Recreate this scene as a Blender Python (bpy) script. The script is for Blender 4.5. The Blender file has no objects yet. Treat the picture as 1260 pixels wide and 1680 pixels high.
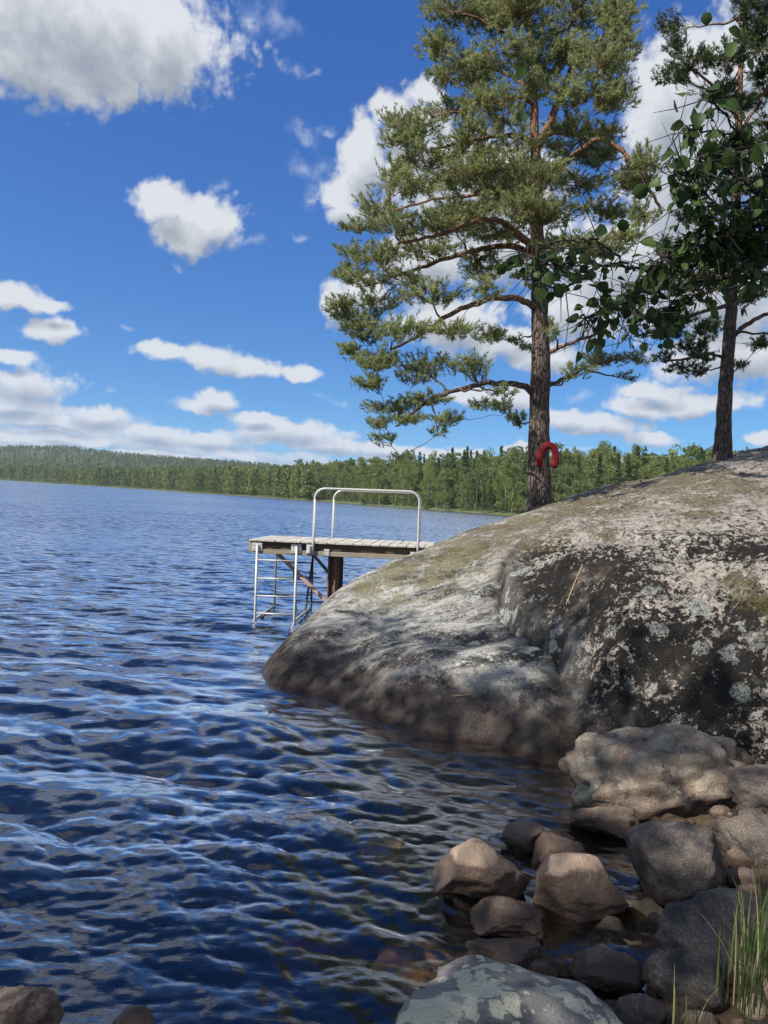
import bpy, math, random
import numpy as np
from mathutils import Vector, Matrix

SC = bpy.context.scene
COL = SC.collection
R = math.radians
rng = np.random.default_rng(7)
random.seed(7)

# ------------------------------------------------------------------ camera
EYE = 2.1
F = 1262.0                       # focal length in pixels of the 1260x1680 photograph
ROLL, PITCH = R(3.35), R(0.82)
cam_d = bpy.data.cameras.new('camera')
cam = bpy.data.objects.new('camera', cam_d)
COL.objects.link(cam)
cam_d.sensor_fit = 'VERTICAL'
cam_d.sensor_height = 36.0
cam_d.lens = 36.0 * F / 1680.0
cam_d.clip_start = 0.05
cam_d.clip_end = 30000
CR = Matrix.Rotation(math.pi / 2 - PITCH, 3, 'X') @ Matrix.Rotation(ROLL, 3, 'Z')
cam.matrix_world = Matrix.Translation((0, 0, EYE)) @ CR.to_4x4()
SC.camera = cam
CRN = np.array(CR)

def ray(px, py):
    v = Vector(((px - 630) / F, -(py - 840) / F, -1.0))
    return CR @ v

def P(px, py, d):                # a point seen at a pixel of the photograph, d metres away
    return Vector((0, 0, EYE)) + ray(px, py) * d

def W(px, py, z=0.0):            # where that line of sight meets the level z
    r = ray(px, py)
    return Vector((0, 0, EYE)) + r * ((z - EYE) / r.z)

# ------------------------------------------------------------------ sun and sky
SUN_AZ, SUN_EL = R(238), R(44)   # clockwise from +Y
sdir = Vector((math.sin(SUN_AZ) * math.cos(SUN_EL), math.cos(SUN_AZ) * math.cos(SUN_EL), math.sin(SUN_EL)))
sun_d = bpy.data.lights.new('sun', 'SUN')
sun_d.energy = 5.0
sun_d.angle = R(0.53)
sun_d.color = (1.0, 0.95, 0.87)
sun = bpy.data.objects.new('sun', sun_d)
sun.rotation_euler = sdir.to_track_quat('Z', 'Y').to_euler()
sun.location = (-30, -20, 40)
COL.objects.link(sun)

SC.view_settings.view_transform = 'Standard'
SC.view_settings.look = 'None'
SC.view_settings.gamma = 1.0
SC.view_settings.exposure = 0.60
SC.view_settings.use_curve_mapping = False
SC.cycles.use_denoising = True
SC.cycles.denoiser = 'OPENIMAGEDENOISE'
SC.cycles.max_bounces = 8
SC.cycles.transparent_max_bounces = 12
SC.cycles.volume_bounces = 0
SC.cycles.caustics_reflective = False
SC.cycles.caustics_refractive = False
SC.cycles.use_adaptive_sampling = False

class NT:                        # small helper to write node trees
    def __init__(self, nt): self.nt = nt
    def n(self, t, **kw):
        nd = self.nt.nodes.new(t)
        for k, v in kw.items(): setattr(nd, k, v)
        return nd
    def put(self, sock, v):
        if v is None: return
        if isinstance(v, bpy.types.NodeSocket): self.nt.links.new(v, sock)
        else:
            if isinstance(v, (tuple, list)) and sock.type == 'RGBA' and len(v) == 3: v = (*v, 1)
            sock.default_value = v
    def math(self, op, a, b=None, c=None, clamp=False):
        nd = self.n('ShaderNodeMath', operation=op, use_clamp=clamp)
        self.put(nd.inputs[0], a); self.put(nd.inputs[1], b); self.put(nd.inputs[2], c)
        return nd.outputs[0]
    def vec(self, op, a, b=None, c=None):
        nd = self.n('ShaderNodeVectorMath', operation=op)
        self.put(nd.inputs[0], a)
        if op == 'SCALE': self.put(nd.inputs['Scale'], b)
        else: self.put(nd.inputs[1], b)
        self.put(nd.inputs[2], c)
        return nd.outputs['Value'] if op in ('LENGTH', 'DOT_PRODUCT', 'DISTANCE') else nd.outputs[0]
    def mix(self, f, a, b, mode='MIX'):
        nd = self.n('ShaderNodeMix', data_type='RGBA', blend_type=mode)
        self.put(nd.inputs[0], f); self.put(nd.inputs[6], a); self.put(nd.inputs[7], b)
        return nd.outputs[2]
    def fmix(self, f, a, b):
        nd = self.n('ShaderNodeMix', data_type='FLOAT')
        self.put(nd.inputs[0], f); self.put(nd.inputs[2], a); self.put(nd.inputs[3], b)
        return nd.outputs[0]
    def noise(self, v, scale, detail=4, rough=.55, dist=0.0, lac=2.0, col=False, dim='3D'):
        nd = self.n('ShaderNodeTexNoise', noise_dimensions=dim)
        self.put(nd.inputs['Vector'], v)
        for k, x in (('Scale', scale), ('Detail', detail), ('Roughness', rough), ('Distortion', dist), ('Lacunarity', lac)):
            self.put(nd.inputs[k], x)
        return nd.outputs[1 if col else 0]
    def voro(self, v, scale, feature='F1', out='Distance', rand=1.0, detail=0.0):
        nd = self.n('ShaderNodeTexVoronoi', feature=feature)
        self.put(nd.inputs['Vector'], v); self.put(nd.inputs['Scale'], scale); self.put(nd.inputs['Randomness'], rand)
        self.put(nd.inputs['Detail'], detail)
        return nd.outputs[out]
    def step(self, x, a, b, lo=0.0, hi=1.0):
        nd = self.n('ShaderNodeMapRange', interpolation_type='SMOOTHSTEP')
        for i, v in enumerate((x, a, b, lo, hi)): self.put(nd.inputs[i], v)
        return nd.outputs[0]
    def lin(self, x, a, b, lo=0.0, hi=1.0):
        nd = self.n('ShaderNodeMapRange')
        for i, v in enumerate((x, a, b, lo, hi)): self.put(nd.inputs[i], v)
        return nd.outputs[0]
    def bump(self, h, strength=.5, dist=.02, normal=None):
        nd = self.n('ShaderNodeBump')
        self.put(nd.inputs['Height'], h); self.put(nd.inputs['Strength'], strength); self.put(nd.inputs['Distance'], dist)
        self.put(nd.inputs['Normal'], normal)
        return nd.outputs[0]
    def xyz(self, v):
        nd = self.n('ShaderNodeSeparateXYZ'); self.put(nd.inputs[0], v); return nd.outputs
    def comb(self, x=0, y=0, z=0):
        nd = self.n('ShaderNodeCombineXYZ')
        for i, v in enumerate((x, y, z)): self.put(nd.inputs[i], v)
        return nd.outputs[0]

# ---- world: Nishita sky with fair-weather cumulus laid out by direction
world = bpy.data.worlds.new('World')
SC.world = world
world.use_nodes = True
world.node_tree.nodes.clear()

def azel(px, py):
    r = ray(px, py).normalized()
    return math.atan2(r.x, r.y), math.asin(r.z)

SOLID = [  # cumulus: pixel centre, half width, half height
    (120, 20, 215, 90), (262, 50, 72, 84), (60, 85, 130, 66), (215, 108, 100, 40), (110, 118, 110, 40),
    (268, 335, 50, 36), (335, 362, 62, 42), (300, 385, 58, 34),
    (596, 262, 40, 62), (556, 310, 40, 26), (642, 182, 32, 28), (572, 350, 32, 22), (690, 230, 60, 60), (700, 150, 30, 22),
    (28, 490, 52, 20), (85, 505, 28, 10), (88, 543, 46, 20), (18, 580, 30, 14),
    (275, 577, 52, 13), (350, 590, 62, 24), (415, 603, 55, 19), (495, 612, 38, 16), (352, 659, 42, 17), (325, 668, 30, 12),
    (40, 632, 72, 30), (20, 665, 80, 18), (70, 690, 110, 14), (160, 680, 60, 17), (20, 720, 90, 12),
    (260, 715, 75, 20), (330, 722, 50, 16), (190, 745, 180, 9), (420, 690, 50, 12), (470, 712, 100, 20), (540, 733, 90, 16), (380, 748, 42, 9), (130, 718, 70, 9),
    (545, 500, 24, 36), (600, 480, 45, 32), (770, 300, 150, 80), (850, 400, 120, 70), (700, 420, 80, 50), (740, 530, 90, 50),
    (1090, 170, 60, 90), (1190, 100, 120, 60), (1120, 300, 90, 120), (1200, 240, 130, 90), (1040, 430, 130, 80), (950, 510, 90, 50),
    (1160, 490, 170, 60), (1220, 585, 130, 50), (1080, 640, 60, 17), (1140, 664, 82, 20), (1050, 668, 50, 16), (990, 700, 75, 22), (1060, 716, 50, 14),
    (930, 690, 42, 20), (850, 655, 45, 26), (780, 650, 50, 20), (870, 742, 50, 10), (1255, 722, 26, 9), (720, 740, 80, 10), (620, 738, 50, 12),
    (820, 560, 60, 26), (890, 580, 60, 30),
    # beyond the frame the same kind of sky goes on
    (-320, 260, 150, 60), (-500, 560, 170, 50), (-220, 640, 130, 28), (1500, 330, 180, 90), (1620, 600, 150, 40),
]
WISP = [(290, 434, 16, 9), (488, 263, 24, 20), (412, 35, 32, 44), (452, 30, 38, 26), (398, 92, 14, 24), (428, 95, 9, 14), (490, 115, 22, 16), (416, 402, 22, 15), (360, 300, 18, 10),
        (496, 385, 32, 9), (498, 222, 28, 14), (213, 543, 20, 7), (185, 641, 16, 6), (240, 690, 40, 9), (290, 660, 22, 6), (300, 730, 60, 10),
        (600, 300, 70, 70), (520, 290, 40, 40), (640, 210, 50, 50), (1100, 60, 60, 26), (1180, 40, 60, 20), (545, 660, 40, 8), (965, 655, 40, 10), (520, 120, 20, 9), (540, 215, 18, 9)]

def cloud_group(name, blobs, amp1, amp2, fbm, bias, cheap=False):
    g = bpy.data.node_groups.new(name, 'ShaderNodeTree')
    g.interface.new_socket('P', in_out='INPUT', socket_type='NodeSocketVector')
    g.interface.new_socket('D', in_out='OUTPUT', socket_type='NodeSocketFloat')
    t = NT(g)
    gi = t.n('NodeGroupInput'); go = t.n('NodeGroupOutput')
    p = gi.outputs[0]
    q = t.vec('ADD', p, t.vec('MULTIPLY_ADD', t.noise(p, 11, 2, .5, col=True, dim='2D'), (amp1, amp1, 0), (-amp1 / 2, -amp1 / 2, 0)))
    if not cheap:
        q = t.vec('ADD', q, t.vec('MULTIPLY_ADD', t.noise(p, 48, 3, .6, col=True, dim='2D'), (amp2, amp2 * .8, 0), (-amp2 / 2, -amp2 * .4, 0)))
    cur = None
    for (cx, cy, rx, ry) in blobs:
        a, e = azel(cx, cy)
        ia, ie = F / rx * math.cos(e), F / ry
        d = t.vec('LENGTH', t.vec('MULTIPLY_ADD', q, (ia, ie, 0), (-a * ia, -e * ie, 0)))
        cur = d if cur is None else t.math('MINIMUM', cur, d)
    s = t.math('MULTIPLY_ADD', t.noise(p, 40 if cheap else 44, 3 if cheap else 8, .62, dim='2D'), fbm, bias - .5 * fbm)
    if not cheap:                # billows: rounded cells at two sizes
        for sc_, am in ((36, .34), (85, .20)):
            nd = t.n('ShaderNodeTexVoronoi', feature='F1', voronoi_dimensions='2D')
            t.put(nd.inputs['Vector'], q); nd.inputs['Scale'].default_value = sc_
            s = t.math('ADD', s, t.math('MULTIPLY_ADD', nd.outputs['Distance'], -am, am * .42))
    g.links.new(t.math('ADD', t.math('SUBTRACT', 1.0, cur), s), go.inputs[0])
    return g

t = NT(world.node_tree)
tc = t.n('ShaderNodeTexCoord')
dx, dy, dz = t.xyz(t.vec('NORMALIZE', tc.outputs['Generated']))
az = t.math('ARCTAN2', dx, dy)
el = t.math('ARCSINE', dz)
pp = t.comb(az, el, 0)
g1 = cloud_group('cumulus', SOLID, .024, .012, .85, .16)
g1c = cloud_group('cumulus_bulk', SOLID, .024, .012, .7, .16, True)
g2 = cloud_group('wisps', WISP, .05, .022, 1.6, .05)
def call(g, v):
    nd = t.n('ShaderNodeGroup'); nd.node_tree = g; t.put(nd.inputs[0], v); return nd.outputs[0]
d0 = call(g1, pp)
upo = t.math('MULTIPLY_ADD', t.math('MAXIMUM', el, 0.0), .085, .006)
d2 = call(g1c, t.vec('ADD', pp, t.comb(t.math('MULTIPLY', upo, -.3), upo, 0)))
dw = call(g2, pp)
# low banks of cloud near the horizon, all round
pl = t.vec('MULTIPLY', pp, (1, 3.2, 1))
def bank(v, det):
    return t.math('MULTIPLY_ADD', t.noise(v, 13, det, .6, dim='2D'), 2.0, -1.0)
cov = t.step(el, R(2.5), R(9.0), .30, -1.0)
b0 = t.math('ADD', bank(pl, 7), cov)
b1 = t.math('ADD', bank(t.vec('ADD', pl, (-.006, .030, 0)), 4), cov)
a_c = t.step(d0, -.02, .56)
a_w = t.math('MULTIPLY', t.step(dw, .0, 1.7), .6)
a_b = t.math('MULTIPLY', t.step(b0, .0, .30), .72)
lit_c = t.math('SUBTRACT', 1.04, t.step(d2, -.1, 1.15, 0, .92))
lit_c = t.math('ADD', lit_c, t.math('MULTIPLY', t.math('SUBTRACT', d0, d2), .22), clamp=True)
lit_b = t.math('MULTIPLY_ADD', t.math('SUBTRACT', b0, b1), 1.2, .50, clamp=True)
sky = t.n('ShaderNodeTexSky', sky_type='NISHITA', sun_disc=False)
sky.sun_elevation = SUN_EL; sky.sun_rotation = SUN_AZ
sky.altitude = 200; sky.air_density = .7; sky.dust_density = 0; sky.ozone_density = 10.0
SKY_STR = .115
# the phone's deep blue: an even grade over the whole sky
sr, sg_, sb = t.xyz(sky.outputs[0])
sr = t.math('MULTIPLY', sr, .80)
sg_ = t.math('MULTIPLY', t.math('POWER', t.math('MULTIPLY', sg_, SKY_STR), .85), 0.98 / SKY_STR)
sb = t.math('MULTIPLY', t.math('POWER', t.math('MULTIPLY', sb, SKY_STR), .57), 0.98 / SKY_STR)
sb = t.math('MINIMUM', sb, .90 / SKY_STR)
sg_ = t.math('MULTIPLY', sg_, .95)
skyc = t.comb(sr, sg_, sb)
def cloudcol(lit):
    return t.mix(lit, tuple(c / SKY_STR for c in (.34, .385, .46)), tuple(c / SKY_STR for c in (.74, .77, .82)))
# unseen cumulus overhead and behind the camera, thickened to whiten the blue fill light
p3 = t.vec('NORMALIZE', tc.outputs['Generated'])
o0 = t.noise(p3, 3.4, 6, .58)
off = t.math('MAXIMUM', t.step(t.math('ABSOLUTE', az), R(48), R(62)), t.math('MULTIPLY', t.step(el, R(62), R(75)), .3))
a_o = t.math('MULTIPLY', t.math('MULTIPLY', t.step(o0, .42, .54), off), t.step(el, R(4), R(9)))
skyc = t.mix(a_o, skyc, cloudcol(t.step(o0, .70, .48, .25, .95)))
c = t.mix(a_b, skyc, t.mix(lit_b, tuple(v / SKY_STR for v in (.36, .43, .54)), tuple(v / SKY_STR for v in (.72, .78, .88))))
c = t.mix(a_w, c, tuple(v / SKY_STR for v in (.62, .70, .86)))
lowf = t.step(el, R(14), R(3))   # far clouds sit behind more air
cl_ = t.mix(t.math('MULTIPLY', lowf, .55), cloudcol(lit_c), t.mix(lit_c, tuple(v / SKY_STR for v in (.30, .42, .64)), tuple(v / SKY_STR for v in (.70, .78, .90))))
c = t.mix(a_c, c, cl_)
bg = t.n('ShaderNodeBackground')
t.put(bg.inputs[0], c); bg.inputs[1].default_value = SKY_STR * .66
wo = t.n('ShaderNodeOutputWorld')
world.node_tree.links.new(bg.outputs[0], wo.inputs[0])
world.cycles.sampling_method = 'MANUAL'; world.cycles.sample_map_resolution = 512

# ------------------------------------------------------------------ helpers
def mat(name):
    m = bpy.data.materials.new(name); m.use_nodes = True
    m.node_tree.nodes.clear()
    t = NT(m.node_tree)
    out = t.n('ShaderNodeOutputMaterial')
    t.out = out
    return m, t

def principled(t, color, rough=.7, normal=None, metal=0.0, spec=.5, **kw):
    b = t.n('ShaderNodeBsdfPrincipled')
    t.put(b.inputs['Base Color'], color); t.put(b.inputs['Roughness'], rough); t.put(b.inputs['Normal'], normal)
    t.put(b.inputs['Metallic'], metal); t.put(b.inputs['Specular IOR Level'], spec)
    for k, v in kw.items(): t.put(b.inputs[k], v)
    return b

def finish(t, shader):
    t.nt.links.new(shader.outputs[0], t.out.inputs['Surface'])

def mesh_np(name, v, f, smooth=False):
    v = np.asarray(v, dtype=np.float32); f = np.asarray(f, dtype=np.int32)
    me = bpy.data.meshes.new(name)
    me.vertices.add(len(v)); me.vertices.foreach_set('co', v.ravel())
    k = f.shape[1]
    me.loops.add(f.size); me.loops.foreach_set('vertex_index', f.ravel())
    me.polygons.add(len(f))
    me.polygons.foreach_set('loop_start', np.arange(0, f.size, k, dtype=np.int32))
    me.polygons.foreach_set('loop_total', np.full(len(f), k, dtype=np.int32))
    if smooth: me.polygons.foreach_set('use_smooth', np.ones(len(f), dtype=bool))
    me.update(calc_edges=True)
    return me

def fattr(me, name, a, domain='POINT'):
    at = me.attributes.new(name, 'FLOAT', domain)
    at.data.foreach_set('value', np.asarray(a, dtype=np.float32).ravel())

def link(name, me, m=None, parent=None, kind=None, label=None, cat=None, group=None, loc=None):
    o = bpy.data.objects.new(name, me)
    COL.objects.link(o)
    if m is not None and me is not None and not me.materials: me.materials.append(m)
    if parent is not None: o.parent = parent
    if loc is not None: o.location = loc
    tag(o, label, cat, group, kind)
    return o

def tag(o, label=None, cat=None, group=None, kind=None):
    if label: o['label'] = label
    if cat: o['category'] = cat
    if group: o['group'] = group
    if kind: o['kind'] = kind

def empty(name, loc, label, cat, group=None):
    o = bpy.data.objects.new(name, None)
    o.empty_display_size = .2
    COL.objects.link(o); o.location = loc
    tag(o, label, cat, group)
    return o

class Geo:                       # collects quads and triangles (triangles stored as degenerate-free separate list)
    def __init__(self): self.v = []; self.q = []; self.n = 0
    def add(self, v, f):
        v = np.asarray(v, float); f = np.asarray(f, int)
        self.v.append(v); self.q.append(f + self.n); self.n += len(v)
    def tube(self, pts, rad, seg=8, cap=True):
        pts = np.asarray(pts, float); rad = np.broadcast_to(np.asarray(rad, float), (len(pts),))
        tan = np.gradient(pts, axis=0); tan /= np.linalg.norm(tan, axis=1)[:, None] + 1e-9
        ref = np.array([0, 0, 1.0]) if abs(tan[0][2]) < .9 else np.array([1.0, 0, 0])
        u = np.cross(tan[0], ref); u /= np.linalg.norm(u)
        rings = []
        a = np.linspace(0, 2 * np.pi, seg, endpoint=False)
        for i in range(len(pts)):
            u = u - tan[i] * u.dot(tan[i]); u /= np.linalg.norm(u) + 1e-9
            w = np.cross(tan[i], u)
            rings.append(pts[i] + rad[i] * (np.cos(a)[:, None] * u + np.sin(a)[:, None] * w))
        v = np.concatenate(rings)
        f = []
        for i in range(len(pts) - 1):
            for j in range(seg):
                k = (j + 1) % seg
                f.append((i * seg + j, i * seg + k, (i + 1) * seg + k, (i + 1) * seg + j))
        if cap:
            n = len(v); v = np.concatenate([v, pts[:1], pts[-1:]])
            for j in range(0, seg, 2):
                k = (j + 1) % seg; l = (j + 2) % seg
                f.append((n, l, k, j)); b = (len(pts) - 1) * seg; f.append((n + 1, b + j, b + k, b + l))
        self.add(v, f)
    def box(self, c, s, M=None, bevel=0.0):
        c = np.asarray(c, float); s = np.asarray(s, float) / 2
        if bevel <= 0:
            v = np.array([(x, y, z) for x in (-1, 1) for y in (-1, 1) for z in (-1, 1)], float) * s
            f = [(0, 1, 3, 2), (4, 6, 7, 5), (0, 4, 5, 1), (2, 3, 7, 6), (0, 2, 6, 4), (1, 5, 7, 3)]
        else:
            b = min(bevel, *(s * .45))
            v = []; idx = {}
            for sx in (-1, 1):
                for sy in (-1, 1):
                    for sz in (-1, 1):
                        for ax in range(3):
                            p = np.array([sx, sy, sz], float) * s
                            for k in range(3):
                                if k != ax: p[k] -= (sx, sy, sz)[k] * b
                            idx[(sx, sy, sz, ax)] = len(v); v.append(p)
            f = []
            for ax in range(3):
                o1, o2 = [k for k in range(3) if k != ax]
                for s_ in (-1, 1):
                    q = []
                    for a_, b_ in ((-1, -1), (1, -1), (1, 1), (-1, 1)):
                        t_ = [0, 0, 0]; t_[ax] = s_; t_[o1] = a_; t_[o2] = b_
                        q.append(idx[(*t_, ax)])
                    f.append(tuple(q))
            for ax in range(3):
                o1, o2 = [k for k in range(3) if k != ax]
                for a_ in (-1, 1):
                    for b_ in (-1, 1):
                        t0 = [0, 0, 0]; t1 = [0, 0, 0]
                        t0[ax] = -1; t1[ax] = 1
                        for tt in (t0, t1): tt[o1] = a_; tt[o2] = b_
                        f.append((idx[(*t0, o1)], idx[(*t1, o1)], idx[(*t1, o2)], idx[(*t0, o2)]))
            for sx in (-1, 1):
                for sy in (-1, 1):
                    for sz in (-1, 1):
                        i = [idx[(sx, sy, sz, a)] for a in range(3)]
                        f.append((i[0], i[1], i[2], i[2]))
            v = np.array(v)
        if M is not None: v = v @ np.array(M).T
        self.add(v + c, [tuple(x) for x in f])
    def mesh(self, name, smooth=False):
        v = np.concatenate(self.v)
        me = bpy.data.meshes.new(name)
        faces = []
        for q in self.q:
            for r in q.tolist():
                faces.append(r[:3] if len(r) == 4 and r[2] == r[3] else r)
        me.from_pydata(v.tolist(), [], faces)
        if smooth: me.polygons.foreach_set('use_smooth', np.ones(len(me.polygons), dtype=bool))
        import bmesh
        bm = bmesh.new(); bm.from_mesh(me); bmesh.ops.recalc_face_normals(bm, faces=bm.faces); bm.to_mesh(me); bm.free()
        return me

def _hash(ix, iy, iz, seed):
    h = (ix.astype(np.int64) * 374761393 + iy.astype(np.int64) * 668265263 + iz.astype(np.int64) * 2147483647 + seed * 974711) & 0xffffffff
    h = ((h ^ (h >> 13)) * 1274126177) & 0xffffffff
    h = (h ^ (h >> 16))
    return (h & 0xffffff).astype(np.float64) / 0xffffff * 2 - 1

def vnoise(p, seed=0):           # value noise, p (N,3), -1..1
    i = np.floor(p).astype(np.int64); f = p - i
    f = f * f * f * (f * (f * 6 - 15) + 10)
    r = 0
    for dx_ in (0, 1):
        wx = f[:, 0] if dx_ else 1 - f[:, 0]
        for dy_ in (0, 1):
            wy = f[:, 1] if dy_ else 1 - f[:, 1]
            for dz_ in (0, 1):
                wz = f[:, 2] if dz_ else 1 - f[:, 2]
                r = r + wx * wy * wz * _hash(i[:, 0] + dx_, i[:, 1] + dy_, i[:, 2] + dz_, seed)
    return r

def fbm(p, scale, octaves=4, rough=.5, seed=0):
    p = np.asarray(p, float)
    if p.shape[1] == 2: p = np.c_[p, np.zeros(len(p))]
    s = 0; a = 1.0; k = scale
    for o in range(octaves):
        s = s + a * vnoise(p * k + o * 17.3, seed + o); a *= rough; k *= 2.03
    return s

def sstep(x, a, b):
    t = np.clip((x - a) / (b - a), 0, 1)
    return t * t * (3 - 2 * t)

def seg_dist(p, poly, closed=False):   # distance of points (N,2) to a polyline
    poly = np.asarray(poly, float)
    n = len(poly) if closed else len(poly) - 1
    d = np.full(len(p), 1e9)
    for i in range(n):
        a = poly[i]; b = poly[(i + 1) % len(poly)]
        ab = b - a
        t_ = np.clip(((p - a) @ ab) / (ab @ ab + 1e-12), 0, 1)
        d = np.minimum(d, np.hypot(*(p - a - t_[:, None] * ab).T))
    return d

def inside(p, poly):
    poly = np.asarray(poly, float); c = np.zeros(len(p), bool)
    x, y = p.T; j = len(poly) - 1
    for i in range(len(poly)):
        xi, yi = poly[i]; xj, yj = poly[j]
        m = ((yi > y) != (yj > y)) & (x < (xj - xi) * (y - yi) / (yj - yi + 1e-12) + xi)
        c ^= m; j = i
    return c

def grid_faces(nu, nv, wrap=False):
    i, j = np.meshgrid(np.arange(nu - 1), np.arange(nv if wrap else nv - 1), indexing='ij')
    k = (j + 1) % nv
    return np.stack([i * nv + j, i * nv + k, (i + 1) * nv + k, (i + 1) * nv + j], -1).reshape(-1, 4)

# ================================================================== SETTING
# ------------------------------------------------------------------ ground and lake bed, one sheet out to the hills
SHORE = np.array([(-400, -60), (-60, 3), (-30, 5.5), (-14, 4.5), (-9, 3.6), (-5, 2.9), (-2.6, 2.5), (-1.4, 2.45), (-.3, 2.25), (.5, 2.6),
                  (1.15, 3.15), (1.65, 3.9), (1.9, 4.8), (1.9, 5.9), (1.4, 6.9), (.5, 7.7), (-.1, 8.3), (-.5, 9.2), (-.4, 10.2), (.0, 12.0),
                  (.6, 13.8), (1.4, 16.5), (3.4, 20.5), (6, 26), (10, 34), (30, 70), (60, 130), (110, 200), (400, 200), (400, -400), (-400, -400)])
def shore_sd(p):                 # >0 in the lake
    d = seg_dist(p, SHORE, True)
    return np.where(inside(p, SHORE), -d, d)

AZPX = np.array([-900, -300, 0, 100, 200, 300, 400, 500, 600, 700, 800, 900, 1000, 1200, 1600, 2400])
AZS = np.array([azel(px, 820)[0] for px in AZPX])
FAR_SHORE = np.array([1500, 1300, 1100, 900, 750, 600, 480, 400, 330, 270, 230, 212, 200, 190, 190, 190.])
HILL_PX = np.array([34, 40, 46, 52, 48, 46, 45, 40, 32, 26, 24, 24, 24, 24, 24, 24.])
def far_shore(a): 
    return np.interp(a, AZS, FAR_SHORE) * (1 + .012 * np.sin(a * 61) + .008 * np.sin(a * 143 + 1))
def ground_z(x, y):
    p = np.c_[x, y]
    r = np.hypot(x, y); a = np.arctan2(x, y)
    sd = shore_sd(p)
    n = fbm(p, .9, 3, .5, 5)
    lake = -np.minimum(2.8, .02 + .36 * np.clip(sd, 0, 2) * (1 + 2.2 * sstep(y, 5.2, 6.4)) + .17 * np.clip(sd - 2, 0, 20)) + .05 * n * sstep(sd, 0, .6)
    land = np.minimum(.45, .24 * -sd) + .03 * np.clip(-sd - 3, 0, 40) + .04 * n + .10 * np.clip(x - 3, 0, 20) * sstep(y, -2, 4)
    near = np.where(sd > 0, lake, land)
    rs = far_shore(a)
    hill = np.interp(a, AZS, HILL_PX) / F * 2200 - 14
    q = r - rs
    far = -2.8 + 2.8 * sstep(q, -60, 0) + 1.6 * sstep(q, 0, 25) + 5 * sstep(q, 20, 300) + hill * sstep(r, rs + 150, 2300) * (1 - .5 * sstep(r, 2500, 6000))
    far = far + 4.0 * fbm(p, 1 / 260, 3, .5, 9) * sstep(q, 60, 600) * np.clip(hill / 60, .15, 1)
    front = np.abs(a) < R(75)
    return np.where(front & (r > 140), far, near)

rad = np.concatenate([np.linspace(.05, 16, 130), np.geomspace(16.2, 140, 60), np.geomspace(143, 9000, 130)])
ang = np.concatenate([np.linspace(-180, -75, 60, endpoint=False), np.linspace(-75, -32, 60, endpoint=False), np.linspace(-32, 32, 180, endpoint=False), np.linspace(32, 75, 60, endpoint=False), np.linspace(75, 180, 60, endpoint=False)]) * np.pi / 180
rr, aa = np.meshgrid(rad, ang, indexing='ij')
gx, gy = (rr * np.sin(aa)).ravel(), (rr * np.cos(aa)).ravel()
gz = ground_z(gx, gy)
gm = mesh_np('ground', np.c_[gx, gy, gz], grid_faces(len(rad), len(ang), True), True)
m_ground, t = mat('shore_and_bed')
pos = t.n('ShaderNodeNewGeometry').outputs['Position']
n1 = t.noise(pos, 1.3, 5, .6); n2 = t.noise(pos, 11, 4, .6)
st = t.voro(pos, 6.5, 'F1', 'Distance')
stc = t.voro(pos, 6.5, 'F1', 'Color')
c_ = t.mix(n1, (.05, .03, .015), (.12, .075, .04))
c_ = t.mix(t.math('MULTIPLY', t.step(st, .5, .2), .6), c_, t.mix(t.xyz(stc)[0], (.08, .055, .035), (.22, .15, .095)))
soil = t.mix(n2, (.014, .011, .008), (.04, .031, .021))
c_ = t.mix(t.step(t.xyz(pos)[2], .02, .12), c_, soil)
dist = t.vec('LENGTH', pos)
forest = t.mix(t.noise(pos, .02, 5, .6), (.022, .045, .012), (.06, .09, .026))
strand = t.mix(t.noise(pos, .12, 4), (.16, .16, .075), (.05, .07, .022))
forest = t.mix(t.step(t.xyz(pos)[2], 1.2, .1), forest, strand)
c_ = t.mix(t.step(dist, 120, 150), c_, forest)
bp = t.bump(t.math('ADD', t.math('MULTIPLY', st, -.6), n2), .7, .05)
finish(t, principled(t, c_, .85, bp, spec=.3))
link('ground', gm, m_ground, kind='structure')

# ------------------------------------------------------------------ water: wind chop from a directional wave spectrum
def wave_tile(L, N, lmin, lmax, peak, wind, seed, dirn=4.0):
    g = np.random.default_rng(seed)
    k1 = np.fft.fftfreq(N, L / N) * 2 * np.pi
    kx, ky = np.meshgrid(k1, k1, indexing='ij')
    k = np.hypot(kx, ky); k[0, 0] = 1e-6
    cosw = (kx * wind[0] + ky * wind[1]) / k
    kp = 2 * np.pi / peak
    S = k ** -3.7 * np.exp(-1.0 * (kp / k) ** 2.0) * (.05 + np.abs(cosw) ** dirn)
    S = S * (k > 2 * np.pi / lmax) * (k <= 2 * np.pi / lmin)
    S[0, 0] = 0
    h = (g.normal(size=(N, N)) + 1j * g.normal(size=(N, N))) * np.sqrt(S)
    H = np.fft.ifft2(h).real
    DX = np.fft.ifft2(-1j * kx / k * h).real; DY = np.fft.ifft2(-1j * ky / k * h).real
    SX = np.fft.ifft2(1j * kx * h).real; SY = np.fft.ifft2(1j * ky * h).real
    return [H, DX, DY], math.sqrt((SX ** 2 + SY ** 2).mean())
WIND = np.array([.30, .954]); WIND /= np.linalg.norm(WIND)
BANDS = []                       # (tile length, fields, slope rms, shortest wave)
TOT = None
for (L, lmin, lmax, seed, dirn) in ((37.0, 1.1, 5.0, 1, 6), (19.0, .42, 1.1, 2, 5), (8.3, .16, .42, 3, 3), (5.1, .06, .16, 4, 2)):
    fld, srms = wave_tile(L, 512, lmin, lmax, 1.7, WIND, seed, dirn)
    BANDS.append([L, fld, srms, lmin, lmax])
TARGET = [.070, .100, .140, .140]
for b, tg in zip(BANDS, TARGET):
    s = tg / b[2]; b[1] = [f * s for f in b[1]]; b[2] = tg
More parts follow.
